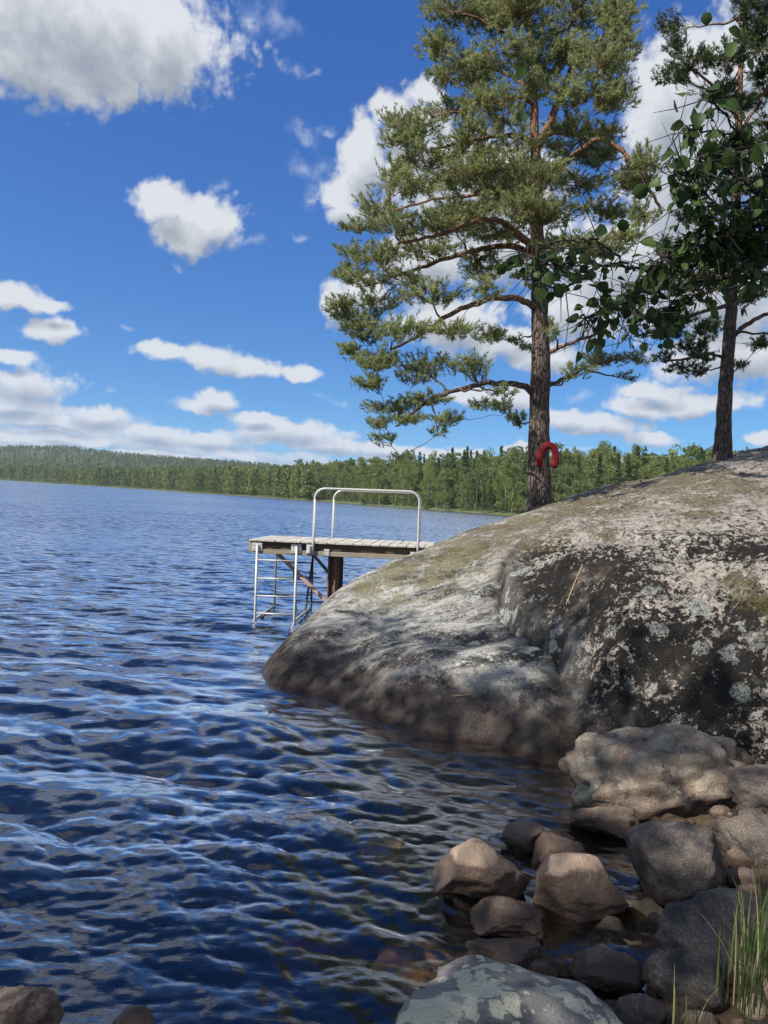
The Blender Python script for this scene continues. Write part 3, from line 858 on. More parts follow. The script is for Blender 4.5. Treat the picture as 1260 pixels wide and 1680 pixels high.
# handrails: round-cornered hoops
def rail(yr, x0, x1, zt, zb, rc=.17):
    pts = [np.array([(x0, yr, zb), (x0 + .0, yr, zb + .2), (x0, yr, zt - rc)])]
    pts.append(arc_pts((x0 + rc, yr, zt - rc), rc, math.pi, math.pi / 2, (1, 0, 0), (0, 0, 1)))
    pts.append(np.linspace((x0 + rc + .05, yr, zt), (x1 - rc - .05, yr, zt), 6))
    pts.append(arc_pts((x1 - rc, yr, zt - rc), rc, math.pi / 2, 0, (1, 0, 0), (0, 0, 1)))
    pts.append(np.array([(x1, yr, zt - rc - .03), (x1, yr, zb + .2), (x1, yr, zb)]))
    g = Geo(); g.tube(np.concatenate(pts), .020, 12); return part('handrail', g, m_galv, smooth=True)
rail(-.055, 1.085, 2.80, .875, -.19)
rail(DW + .035, 1.15, 2.75, .875, -.19)

# ------------------------------------------------------------------ boulders
def ico(sub):
    import bmesh
    bm = bmesh.new(); bmesh.ops.create_icosphere(bm, subdivisions=sub, radius=1.0)
    v = np.array([q.co[:] for q in bm.verts]); f = np.array([[l.index for l in q.verts] for q in bm.faces]); bm.free()
    return v, f
ICO5, ICO4 = ico(5), ico(4)

def stone_mat(name, tone, dark, wet_z=.07, lichen=0.0, stain=(.034, .021, .014), blackness=.3, wetrough=.25):
    m, t = mat(name)
    geo = t.n('ShaderNodeNewGeometry'); pos = geo.outputs['Position']
    zz = t.xyz(pos)[2]; nz = t.xyz(geo.outputs['Normal'])[2]
    c, g1_, g2_, g3_ = granite_nodes(t, t.vec('SCALE', pos, 2.6), tone, dark)
    bk = t.noise(pos, 3.2, 6, .68)
    c = t.mix(.45, c, t.mix(t.noise(pos, 4, 5, .65), dark, tone))
    c = t.mix(t.math('MULTIPLY', t.step(bk, .48, .62), blackness), c, (.035, .032, .034))
    if lichen > 0:
        ps = t.vec('ADD', pos, t.vec('SCALE', t.noise(pos, 12, 4, .65, col=True), .12))
        for sc_, r0, th, ca, cb in ((5.5, .44, .30, (.50, .50, .33), (.76, .74, .52)), (12, .42, .30, (.54, .53, .37), (.78, .75, .55))):
            v1 = t.voro(ps, sc_); v2 = t.xyz(t.voro(ps, sc_, out='Color'))[0]
            k_ = t.math('MULTIPLY', t.step(t.math('SUBTRACT', t.math('MULTIPLY', v2, r0 * 1.6), v1), -.02, .06), t.step(t.noise(pos, 2.3, 4, .6), th, th + .12))
            k_ = t.math('MULTIPLY', k_, t.step(nz, .15, .5, 0, lichen))
            lf = t.noise(pos, 75, 4, .7)
            k_ = t.math('MULTIPLY', k_, t.step(lf, .30, .46))
            c = t.mix(k_, c, t.mix(lf, ca, cb))
    wn = t.math('ADD', zz, t.math('MULTIPLY', t.math('SUBTRACT', t.noise(pos, 5, 4, .6), .5), .09))
    wet = t.step(wn, wet_z + .012, wet_z - .012)
    c = t.mix(t.math('MULTIPLY', wet, .82), c, t.mix(t.noise(pos, 9, 4, .6), stain, tuple(v * 2.8 for v in stain)))
    ht = t.math('ADD', t.math('MULTIPLY', g2_, .5), t.math('MULTIPLY', t.noise(pos, 14, 5, .65), 1.0))
    ht = t.math('ADD', ht, t.math('MULTIPLY', g3_, .12))
    finish(t, principled(t, c, t.fmix(wet, .85, wetrough), t.bump(ht, .9, .030), spec=.4))
    return m
m_pale = stone_mat('pale_pink_stone', (.44, .31, .215), (.27, .195, .14), .215, blackness=.15)
m_brown = stone_mat('brown_grey_stone', (.22, .15, .10), (.115, .08, .058), .12, blackness=.4)
m_grey = stone_mat('dark_grey_stone', (.17, .135, .105), (.07, .057, .047), .11, blackness=.85)
m_pink = stone_mat('pink_granite_stone', (.36, .255, .18), (.12, .098, .083), .09, lichen=.25, blackness=.9)
m_lich = stone_mat('lichen_covered_stone', (.36, .335, .30), (.20, .185, .165), .04, lichen=.95, blackness=.55)
m_sunk = stone_mat('drowned_ochre_stone', (.30, .22, .11), (.18, .125, .065), -9, blackness=.2)

def boulder(name, label, box, zb, m, seed, depth_k=.9, cuts=9, sub=None, sunk=.35, group='boulders along the shore', yaw=0.0, rough=.062, lean=None, tall=1.0, cat='boulder'):
    """box: the stone's outline in the photograph; zb: level of its foot"""
    x0, y0, x1, y1 = box
    g = np.random.default_rng(seed)
    cx = (x0 + x1) / 2
    foot = W(cx, y1, zb)
    d = foot.y
    for _ in range(3):
        rx = (x1 - x0) / 2 * d / F
        ry = rx * depth_k
        d = foot.y + ry * .75
    th = math.atan2(EYE - zb, d)
    hh = (y1 - y0) / 2 * d / F * math.cos(th) ** -0
    k = hh * 2 - 2 * 0
    # visible height = top edge of the ellipsoid to its waterline foot
    top = W(cx, y0, 0); 
    ctr_y = foot.y + ry * .75
    # height where the sight line over the top passes above the stone's middle
    r = ray(cx, y0); tz = EYE + r.z / r.y * (ctr_y + ry * .25)
    rz_up = max(.06, (tz - zb)) * tall
    sunk = min(.75, sunk + .2)
    rz = rz_up / (2 - sunk)
    cz = tz - rz
    ctr = Vector((ray(cx, (y0 + y1) / 2).x / ray(cx, (y0 + y1) / 2).y * ctr_y, ctr_y, cz))
    v, f = (ICO5 if (x1 - x0) > 110 else ICO4) if sub is None else ico(sub)
    v = v.copy()
    # round stone planed by a few random fracture faces
    for _ in range(cuts + 4):
        n_ = g.normal(size=3); n_[2] = n_[2] * .8 + .15; n_ /= np.linalg.norm(n_)
        off = g.uniform(.58, .86)
        s_ = v @ n_ - off
        v = v - np.where(s_ > 0, s_ * .97, 0)[:, None] * n_
    lo, hi = v.min(0), v.max(0)
    v = (v - (lo + hi) / 2) / ((hi - lo) / 2)
    nn = v / np.linalg.norm(v, axis=1)[:, None]
    v = v + nn * (rough * 1.5 * fbm(v + seed * 3.7, 1.5, 3, .5, seed) + rough * .55 * fbm(v + seed, 6, 3, .6, seed + 5))[:, None]
    c_, s_ = math.cos(yaw), math.sin(yaw)
    v = v * (rx, ry, rz)
    if lean: v[:, 0] += lean * v[:, 2]
    if yaw: v = np.c_[v[:, 0] * c_ - v[:, 1] * s_, v[:, 0] * s_ + v[:, 1] * c_, v[:, 2]]
    me = mesh_np(name, v, f, True)
    return link(name, me, m, label=label, cat=cat, group=group, loc=ctr)

boulder('boulder', 'largest boulder, dark on top and pinkish below, against the foot of the outcrop', (914, 1186, 1236, 1348), 0.0, m_pink, 17, .62, 0, sunk=.38, rough=.10)
boulder('boulder', 'small flat-topped brownish stone just in front of the largest boulder', (938, 1318, 1050, 1376), 0.0, m_brown, 23, .7, 8, sunk=.3)
boulder('boulder', 'pale dome-shaped boulder with a wet brown foot, leftmost above the water', (706, 1364, 866, 1486), 0.0, m_pale, 31, .85, 8, sunk=.35, rough=.04)
boulder('boulder', 'small dark stone half hidden behind the pale dome-shaped boulder', (822, 1350, 898, 1400), 0.0, m_brown, 41, .8, 7, sunk=.35)
boulder('boulder', 'small stone with a pale dry cap between the dome boulder and the angular one', (870, 1366, 962, 1424), 0.0, m_pale, 52, .9, 7, sunk=.35)
boulder('boulder', 'angular pinkish boulder with a sharp ridge, in the middle of the group', (872, 1398, 1030, 1508), 0.0, m_pale, 67, .8, 10, sunk=.3, rough=.035)
boulder('boulder', 'big dark grey block-shaped boulder on the right, above the grass', (1030, 1342, 1202, 1492), 0.02, m_grey, 78, .85, 9, sunk=.22, rough=.045)
boulder('boulder', 'dark stone at the right edge beside the big block-shaped boulder', (1186, 1326, 1330, 1436), .05, m_grey, 81, .9, 8, sunk=.3)
boulder('boulder', 'low pointed brown stone in the water below the pale dome boulder', (772, 1472, 888, 1540), 0.0, m_brown, 94, .8, 8, sunk=.35, lean=.15)
boulder('boulder', 'low reddish brown stone just behind the lichen-covered foreground rock', (770, 1534, 900, 1600), 0.0, m_brown, 103, .8, 7, sunk=.4)
boulder('boulder', 'rounded brown stone right behind the right end of the lichen-covered rock', (936, 1550, 1054, 1632), 0.0, m_brown, 113, .85, 8, sunk=.3)
boulder('boulder', 'wide grey boulder behind the grass at the right edge', (1070, 1462, 1330, 1612), .06, m_grey, 127, .8, 7, sunk=.3)
boulder('boulder', 'dark rounded boulder at bottom right, left of the grass', (1054, 1548, 1198, 1664), .04, m_grey, 134, .85, 8, sunk=.25)
boulder('boulder', 'lichen-covered grey rock at the bottom edge, nearest of all', (634, 1596, 1040, 1810), .02, m_lich, 142, .7, 9, sunk=.25, rough=.05)
boulder('boulder', 'dark little stone at the bottom edge between lichen rock and dark boulder', (1014, 1630, 1096, 1710), .02, m_grey, 155, .8, 7, sunk=.3)
boulder('boulder', 'brown streaked rock in the bottom left corner', (-60, 1616, 98, 1730), .02, m_brown, 163, .8, 8, sunk=.3)
boulder('boulder', 'small pointed stone at the bottom edge near the left corner', (188, 1651, 256, 1715), .0, m_brown, 174, .9, 7, sunk=.3)
boulder('boulder', 'small rounded grey-brown stone in the gap right of the largest boulder', (1182, 1224, 1244, 1276), .22, m_brown, 182, .8, 7, sunk=.3)
boulder('boulder', 'dark stone wedged under the outcrop at the right edge', (1196, 1250, 1340, 1342), .16, m_grey, 193, .8, 7, sunk=.3)
# stones under or just breaking the surface
boulder('boulder', 'reddish stone just awash in the waves left of the pale dome boulder', (584, 1372, 690, 1432), -.10, m_sunk, 203, .8, 6, sunk=.5, group='stones under the water')
boulder('boulder', 'olive drowned slab left of the lichen-covered rock', (596, 1548, 760, 1640), -.22, m_sunk, 213, .8, 6, sunk=.5, group='stones under the water')
boulder('boulder', 'ochre drowned stone below the angular boulder', (956, 1500, 1026, 1552), -.09, m_sunk, 223, .8, 6, sunk=.5, group='stones under the water')
boulder('boulder', 'ochre drowned stone below the big block-shaped boulder', (1034, 1474, 1110, 1530), -.08, m_sunk, 233, .8, 6, sunk=.5, group='stones under the water')
boulder('boulder', 'wide dim brown drowned stone in the lower middle of the lake', (440, 1540, 600, 1610), -.34, m_sunk, 243, .8, 6, sunk=.5, group='stones under the water')
m_white, t = mat('white_quartz')
finish(t, principled(t, (.80, .80, .78), .6))
boulder('pebble', 'tiny white pebble lying on top of the largest boulder', (1168, 1231, 1184, 1241), .33, m_white, 263, .8, 5, sub=2, sunk=.3, group=None, cat='pebble')
# pebbles on the little beach behind the lichen rock
for k, (px_, py_, s_, zb_, lb) in enumerate(((890, 1592, 26, .02, 'reddish pebble wedged behind the middle of the lichen-covered rock'), (920, 1585, 20, .02, 'brown pebble near the right end of the lichen-covered rock'), (942, 1590, 18, .02, 'tiny reddish pebble between lichen-covered rock and rounded brown stone'))):
    boulder('pebble', lb, (px_ - s_, py_ - s_ * .7, px_ + s_, py_ + s_ * .7), zb_, m_brown, 300 + k, .8, 6, sub=3, sunk=.35, group='pebbles behind the lichen rock', cat='pebble')

# small loose stones filling the gaps on the shore
g = np.random.default_rng(88); VV = []; FF = []; nv = 0
iv, if_ = ico(2)
for _ in range(1000):
    x_, y_ = g.uniform(-.1, 3.4), g.uniform(2.5, 5.5)
    z_ = float(ground_z(np.array([x_]), np.array([y_]))[0])
    if z_ < -.16: continue
    s_ = .018 + .085 * g.random() ** 2
    v = iv * (1 + .18 * vnoise(iv * 1.7 + g.uniform(0, 50), 3))[:, None] * (s_, s_ * g.uniform(.6, 1), s_ * g.uniform(.45, .8))
    VV.append(v + (x_, y_, z_ + s_ * .2)); FF.append(if_ + nv); nv += len(v)
link('gravel', mesh_np('gravel', np.concatenate(VV), np.concatenate(FF), True), m_brown, kind='stuff', label='loose small stones between the boulders on the shore', cat='gravel')

# ------------------------------------------------------------------ dry straws lying on the rock
m_straw, t = mat('dry_straw'); finish(t, principled(t, (.42, .33, .17), .8))
def straw(pp_, label):
    pts = []
    for (a_, b_, d_) in pp_:
        q = P(a_, b_, d_); q.z = max(q.z, rock_z(q.x, q.y) + .012); pts.append(q[:])
    g = Geo(); g.tube(pts, .0035, 5); link('dry_straw', g.mesh('dry_straw'), m_straw, label=label, cat='straw', group='straws on the rock')
straw([(926, 1033, 7.9), (938, 1010, 8.1), (952, 985, 8.3)], 'long dry straw leaning in the dark hollow of the outcrop')
straw([(744, 1151, 7.1), (762, 1150, 7.1), (778, 1147, 7.1)], 'short yellow straw lying low on the dark slab')

# ------------------------------------------------------------------ grass by the right edge
m_grass, t = mat('shore_grass')
tn = t.n('ShaderNodeAttribute', attribute_name='tint').outputs['Fac']
gc = t.mix(tn, (.045, .08, .016), (.14, .18, .045))
gc = t.mix(t.step(tn, .86, .9), gc, (.42, .34, .17))
b1_ = principled(t, gc, .55, spec=.3); tl = t.n('ShaderNodeBsdfTranslucent'); t.put(tl.inputs[0], gc)
mxs = t.n('ShaderNodeMixShader'); mxs.inputs[0].default_value = .35
t.nt.links.new(b1_.outputs[0], mxs.inputs[1]); t.nt.links.new(tl.outputs[0], mxs.inputs[2]); finish(t, mxs)
def grass_clump(label, spots, seed, group='grass tufts at the right edge'):
    g = np.random.default_rng(seed); V = []; Fq = []; T = []
    base0 = None
    for (px_, py_, d_, n_, hgt, spr) in spots:
        b = P(px_, py_, d_)
        if base0 is None: base0 = b.copy()
        for _ in range(n_):
            o_ = np.array(b) - np.array(base0) + np.r_[g.normal(0, spr, 2), 0]
            h_ = hgt * g.uniform(.5, 1.1); an = g.uniform(0, 2 * np.pi); ln = g.uniform(.05, .55) * h_
            dr = np.array([math.cos(an), math.sin(an), 0]); sw = np.array([-dr[1], dr[0], 0]); w_ = g.uniform(.0012, .0030)
            n0 = sum(len(q) for q in V); tt = np.linspace(0, 1, 6); tv = g.random()
            c_ = o_ + dr * (ln * tt[:, None] ** 2) + np.array([0, 0, 1]) * (h_ * (tt - .22 * tt ** 2 * (ln / h_) * 2))[:, None]
            ww = (w_ * (1 - tt ** 1.6) + .0004)[:, None] * sw
            V.append(np.r_[c_ - ww, c_ + ww]); Fq += [(n0 + i, n0 + i + 1, n0 + 7 + i, n0 + 6 + i) for i in range(5)]; T += [tv] * 12
    me = mesh_np('grass_tuft', np.concatenate(V), Fq, True); fattr(me, 'tint', T)
    return link('grass_tuft', me, m_grass, label=label, cat='grass', group=group, loc=base0)
grass_clump('tall green grass tuft growing at the lower right edge', [(1225, 1660, 2.55, 46, .34, .04), (1255, 1600, 2.7, 40, .42, .04), (1215, 1600, 2.65, 20, .34, .035), (1235, 1560, 2.8, 18, .46, .03)], 5)
grass_clump('few thin grass blades at the bottom edge left of the tall tuft', [(1135, 1690, 2.45, 9, .26, .02), (1105, 1695, 2.42, 7, .24, .02)], 6)

# ------------------------------------------------------------------ horseshoe lifebuoy on the pine
m_buoy, t = mat('red_buoy_vinyl')
tcb = t.n('ShaderNodeTexCoord').outputs['Object']
nb = t.noise(tcb, 9, 4, .6)
finish(t, principled(t, t.mix(nb, (.085, .002, .005), (.155, .004, .009)), .55, t.bump(t.noise(tcb, 22, 3), .25, .01), spec=.2))
BD = 15.35
def bp_(px_, py_): return P(px_, py_, BD)
path = np.array([bp_(885, 766), bp_(885, 752), bp_(887.5, 741), bp_(893, 733), bp_(900, 730.5), bp_(907.5, 734), bp_(911, 743), bp_(911, 755), bp_(908, 767)], float)
tt = np.linspace(0, 1, 33); pi_ = np.linspace(0, 1, len(path))
def cr(P_, u):                   # Catmull-Rom through the points
    n = len(P_) - 1; x_ = np.clip(u * n, 0, n - 1e-6); i = x_.astype(int); f = (x_ - i)[:, None]
    p0 = P_[np.maximum(i - 1, 0)]; p1 = P_[i]; p2 = P_[np.minimum(i + 1, n)]; p3 = P_[np.minimum(i + 2, n)]
    return .5 * (2 * p1 + (p2 - p0) * f + (2 * p0 - 5 * p1 + 4 * p2 - p3) * f ** 2 + (3 * p1 - p0 - 3 * p2 + p3) * f ** 3)
cc = cr(path, tt)
buoy = empty('lifebuoy', tuple(cc[16]), 'red horseshoe lifebuoy hanging on the tall pine trunk', 'lifebuoy')
O_ = np.array(cc[16]); cc = cc - O_
tan = np.gradient(cc, axis=0); tan /= np.linalg.norm(tan, axis=1)[:, None]
fw = np.array(Vector((-.32, -1, .05)).normalized())
V = []; NS = 20
for i in range(len(cc)):
    sd_ = np.cross(tan[i], fw); sd_ /= np.linalg.norm(sd_)
    f2 = np.cross(sd_, tan[i])
    e = 1.0 if 0 < i < len(cc) - 1 else .82
    for k in range(NS):
        a_ = 2 * np.pi * k / NS; ca_, sa_ = math.cos(a_), math.sin(a_)
        sq = lambda v_: math.copysign(abs(v_) ** .62, v_)
        V.append(cc[i] + e * (sd_ * .072 * sq(ca_) + f2 * .062 * sq(sa_)))
V += [cc[0] - tan[0] * .012, cc[-1] + tan[-1] * .012]
Fb = [(i * NS + k, i * NS + (k + 1) % NS, (i + 1) * NS + (k + 1) % NS, (i + 1) * NS + k) for i in range(len(cc) - 1) for k in range(NS)]
me = bpy.data.meshes.new('float_body')
n0 = len(cc) * NS
Fb += [(n0, (k + 1) % NS, k) for k in range(NS)] + [(n0 + 1, (len(cc) - 1) * NS + k, (len(cc) - 1) * NS + (k + 1) % NS) for k in range(NS)]
me.from_pydata([tuple(q) for q in V], [], Fb); me.polygons.foreach_set('use_smooth', [True] * len(me.polygons))
link('float_body', me, m_buoy, buoy)
m_strap, t = mat('dark_strap'); finish(t, principled(t, (.10, .01, .012), .7))
g = Geo(); g.tube([cc[4] * .98 + fw * .066, cc[10] + fw * .066, cc[16] + fw * .066, cc[22] + fw * .066, cc[28] * .98 + fw * .066], .006, 6); link('piping', g.mesh('piping', True), m_strap, buoy)
g = Geo(); g.tube([cc[16] - fw * .03, cc[16] - fw * .12 + np.array([-.05, 0, .04])], .012, 6); link('hook', g.mesh('hook'), m_dark, buoy)

# ================================================================== TREES
def foliage_mat(name, ca, cb, cc_=None, trans=.3, rough=.6):
    m, t = mat(name)
    tn = t.n('ShaderNodeAttribute', attribute_name='tint').outputs['Fac']
    oi = t.n('ShaderNodeObjectInfo').outputs['Random']
    c = t.mix(tn, ca, cb)
    c = t.mix(t.math('MULTIPLY', oi, .5), c, tuple(v * .6 for v in cb) if cc_ is None else cc_)
    b = principled(t, c, rough, spec=.25)
    tl = t.n('ShaderNodeBsdfTranslucent'); t.put(tl.inputs[0], c)
    mx = t.n('ShaderNodeMixShader'); mx.inputs[0].default_value = trans
    t.nt.links.new(b.outputs[0], mx.inputs[1]); t.nt.links.new(tl.outputs[0], mx.inputs[2]); finish(t, mx)
    return m
m_needle = foliage_mat('pine_needles', (.125, .165, .068), (.46, .48, .21), (.26, .30, .125), .5)
m_needle_shaded = foliage_mat('shaded_needles', (.035, .062, .026), (.10, .135, .048), (.05, .08, .03), .25)  # second pine's needles, its shade put into the darker colour
m_bark, t = mat('pine_bark')
tco = t.n('ShaderNodeNewGeometry').outputs['Position']
up = t.n('ShaderNodeAttribute', attribute_name='height').outputs['Fac']
mp = t.n('ShaderNodeMapping'); mp.inputs['Scale'].default_value = (1, 1, .22); t.put(mp.inputs['Vector'], tco)
bv = t.voro(t.vec('ADD', mp.outputs[0], t.vec('SCALE', t.noise(mp.outputs[0], 14, 3, col=True), .06)), 17, 'DISTANCE_TO_EDGE')
bn = t.noise(tco, 26, 5, .65); bn2 = t.noise(tco, 5, 4, .6)
c = t.mix(bn, (.075, .058, .05), (.20, .155, .13))
c = t.mix(t.step(bv, .10, .0), c, (.022, .017, .015))
fl = t.mix(bn, (.16, .082, .048), (.33, .19, .12))
c = t.mix(t.step(t.math('ADD', up, t.math('MULTIPLY', t.math('SUBTRACT', bn2, .5), .5)), .42, .72), c, fl)
finish(t, principled(t, c, .85, t.bump(t.math('ADD', t.math('MULTIPLY', t.step(bv, 0, .16), 1.0), t.math('MULTIPLY', bn, .5)), .9, .03), spec=.2))
m_limb_dark, t = mat('dark_branch_bark')
tco = t.n('ShaderNodeNewGeometry').outputs['Position']
finish(t, principled(t, t.mix(t.noise(tco, 30, 4), (.030, .025, .022), (.10, .085, .075)), .9, t.bump(t.noise(tco, 50, 3), .6, .01), spec=.2))

def smooth_path(pts, n):
    pts = np.asarray(pts, float)
    return cr(pts, np.linspace(0, 1, n))

def tube_part(name, pts, rad, m, parent, seg=10, attr=None, wob=0.0, seed=0):
    g = Geo(); g.tube(pts, rad, seg)
    v = np.concatenate(g.v)
    if wob:
        q = v + np.random.default_rng(seed).uniform(-9, 9)
        v = v + np.c_[vnoise(q * 4, seed), vnoise(q * 4 + 50, seed), 0 * v[:, 0]] * wob
    f = np.concatenate(g.q)
    me = mesh_np(name, v, f, True)
    if attr is not None: fattr(me, 'height', attr(v))
    return link(name, me, m, parent)

def needles(tp, td, g, K=26, L=(.055, .09), w=.0075, up=.25):
    """tufts at tp pointing along td -> triangles"""
    n = len(tp)
    d = td[:, None, :] * .55 + g.normal(size=(n, K, 3)) * .62 + np.array([0, 0, up])
    d /= np.linalg.norm(d, axis=2)[..., None]
    b = tp[:, None, :] - td[:, None, :] * g.uniform(-.02, .10, (n, K))[..., None]
    l = g.uniform(*L, (n, K))[..., None]
    s = np.cross(d, g.normal(size=(n, K, 3))); s /= np.linalg.norm(s, axis=2)[..., None] + 1e-9
    s = s * w
    v = np.stack([b - s, b + s, b + d * l], 2).reshape(-1, 3)
    return v

def pine(name, label, depth, trunk_px, trunk_w, limbs, pads, seed, m_fol, dens=1.0, group='pines on the rock', back=.6, K=26, base_sink=.25, needle=1.0, spread=1.0):
    g = np.random.default_rng(seed)
    sc = depth / F
    tr = np.array([P(a, b, depth) for a, b in trunk_px], float)
    base = tr[0].copy()
    tree = empty(name, tuple(base), label, 'tree', group)
    tr0 = tr - base
    n = 48
    tp = smooth_path(tr0, n)
    wr_ = np.interp(np.linspace(0, 1, n), np.linspace(0, 1, len(trunk_w)), np.array(trunk_w) * sc / 2)
    tp = np.r_[[tp[0] - (0, 0, base_sink)], tp]; wr_ = np.r_[wr_[0] * 1.12, wr_]
    H = tp[-1, 2]
    hattr = lambda v: np.clip(v[:, 2] / H, 0, 1)
    tube_part('trunk', tp, wr_, m_bark, tree, 20, hattr, .025, seed)
    skel = [(tp[i], wr_[i], 0.0) for i in range(3, len(tp))]   # point, radius, distance from the stem
    right = np.array(CR @ Vector((1, 0, 0))); fwd = np.array([0, 1.0, 0])
    for (pth, w0, w1, doff) in limbs:
        q = np.array([P(a, b, depth + (doff * (i / (len(pth) - 1)))) for i, (a, b) in enumerate(pth)], float) - base
        nn_ = 6 * len(pth)
        q = smooth_path(q, nn_)
        q[1:] += g.normal(0, .012, (nn_ - 1, 3))
        r_ = np.linspace(w0, w1, nn_) * sc / 2
        tube_part('limb', q, r_, m_bark, tree, 8, lambda v: np.clip(v[:, 2] / H + .22, 0, 1))
        for i in range(2, nn_): skel.append((q[i], r_[i], np.linalg.norm(q[i] - q[0])))
    # pads of foliage: pixel ellipses given depth by the crown's roundness
    full = []
    for (cx, cy, rx, ry, *o) in pads:
        rx, ry = rx * 1.10, ry * 1.22
        tz_ = np.interp(-cy, [-b for a, b in trunk_px], [a for a, b in trunk_px])
        lat = abs(cx - tz_) * sc
        Rr = np.interp(cy, [-60, 60, 200, 400, 560, 700], [1.6, 2.6, 3.4, 4.2, 3.8, 2.8]) * spread
        mxd = math.sqrt(max(Rr ** 2 - lat ** 2, .15))
        do = o[0] if o else g.uniform(-.75, .25) * mxd
        full.append((cx, cy, rx, ry, do))
        if g.random() < back: full.append((cx + g.normal(0, rx * .5), cy + g.normal(0, ry * .5), rx * .9, ry, g.uniform(.15, .85) * mxd))
    full.sort(key=lambda p_: abs(p_[0] - 880) + abs(p_[4]) / sc)
    TP = []; TD = []; TI = []
    twigs = Geo()
    for (cx, cy, rx, ry, do) in full:
        c = np.array(P(cx, cy, depth + do), float) - base
        c[:] = c
        a, b, d_ = rx * sc, ry * sc * .92, rx * sc * .85
        S = np.array([s_[0] for s_ in skel]); sr_ = np.array([s_[2] for s_ in skel])
        dist = np.linalg.norm(S - c, axis=1)
        hor = np.hypot(S[:, 0], S[:, 1]); ch = math.hypot(c[0], c[1])
        pen = np.where(S[:, 2] > c[2] + .15, 2.2 * (S[:, 2] - c[2]), 0) + np.where(hor > ch + .2, 1.5, 0) + np.where(S[:, 2] < c[2] - 1.5, .6, 0)
        j = int(np.argmin(dist + pen)); s0, r0, _ = skel[j]
        L_ = max(dist[j], .2)
        mid = (s0 + c) / 2 + g.normal(0, .05 * L_, 3) + np.array([0, 0, -.10 * L_])
        nb_ = max(5, int(L_ / .12))
        u = np.linspace(0, 1, nb_)[:, None]
        q = (1 - u) ** 2 * s0 + 2 * u * (1 - u) * mid + u ** 2 * c
        q[1:-1] += g.normal(0, .022, (nb_ - 2, 3))
        rb = np.linspace(min(r0 * .75, .012 + .010 * L_ + .006), .007, nb_)
        twigs.tube(q, rb, 5, False)
        for i in range(nb_ // 2, nb_): skel.append((q[i], rb[i], 1.0))
        # twigs fan out through the pad
        nt_ = max(6, int(26 * dens * (a * b) / (.7 * .33)))
        pu = .45
        for _ in range(nt_):
            while True:
                e = g.uniform(-1, 1, 3)
                if e @ e < 1: break
            e[2] = e[2] * .8 + .15
            end = c + right * (e[0] * a) + fwd * (e[1] * d_) + np.array([0, 0, e[2] * b])
            st_ = q[g.integers(int(nb_ * pu), nb_)]
            st_ = st_ + (end - st_) * g.uniform(.0, .35)
            lt = np.linalg.norm(end - st_) + 1e-6
            m3 = (st_ + end) / 2 + np.array([0, 0, -.12 * lt]) + g.normal(0, .06 * lt, 3)
            u3 = np.linspace(0, 1, 4)[:, None]
            tq = (1 - u3) ** 2 * st_ + 2 * u3 * (1 - u3) * m3 + u3 ** 2 * end
            twigs.tube(tq, np.linspace(.0055, .003, 4), 3, False)
            dr = end - m3; dr /= np.linalg.norm(dr) + 1e-9
            nk = g.integers(3, 6); ti = g.random()
            for k in range(nk):
                f_2 = 1 - k / nk * .55
                pz = (1 - f_2) ** 2 * st_ + 2 * f_2 * (1 - f_2) * m3 + f_2 ** 2 * end + (g.normal(0, .035, 3) if k else 0)
                dd = dr + g.normal(0, .45, 3) + np.array([0, 0, .3]); dd /= np.linalg.norm(dd)
                TP.append(pz); TD.append(dd); TI.append(np.clip(ti + g.normal(0, .15), 0, 1))
    TP = np.array(TP); TD = np.array(TD)
    v = needles(TP, TD, g, K, (.055 * needle, .095 * needle), .0075 * needle)
    me = mesh_np('crown', v, np.arange(len(v)).reshape(-1, 3))
    fattr(me, 'tint', np.repeat(np.array(TI), K * 3))
    link('crown', me, m_fol, tree)
    tv = np.concatenate(twigs.v); tf = np.concatenate(twigs.q)
    me = mesh_np('twigs', tv, tf, True); fattr(me, 'height', np.clip(tv[:, 2] / H + .15, 0, 1))
    link('twigs', me, m_bark if seed < 900 else m_limb_dark, tree, kind='stuff')
    print(name, 'tufts', len(TP), 'tris', len(v) // 3, 'twig faces', len(tf))
    return tree

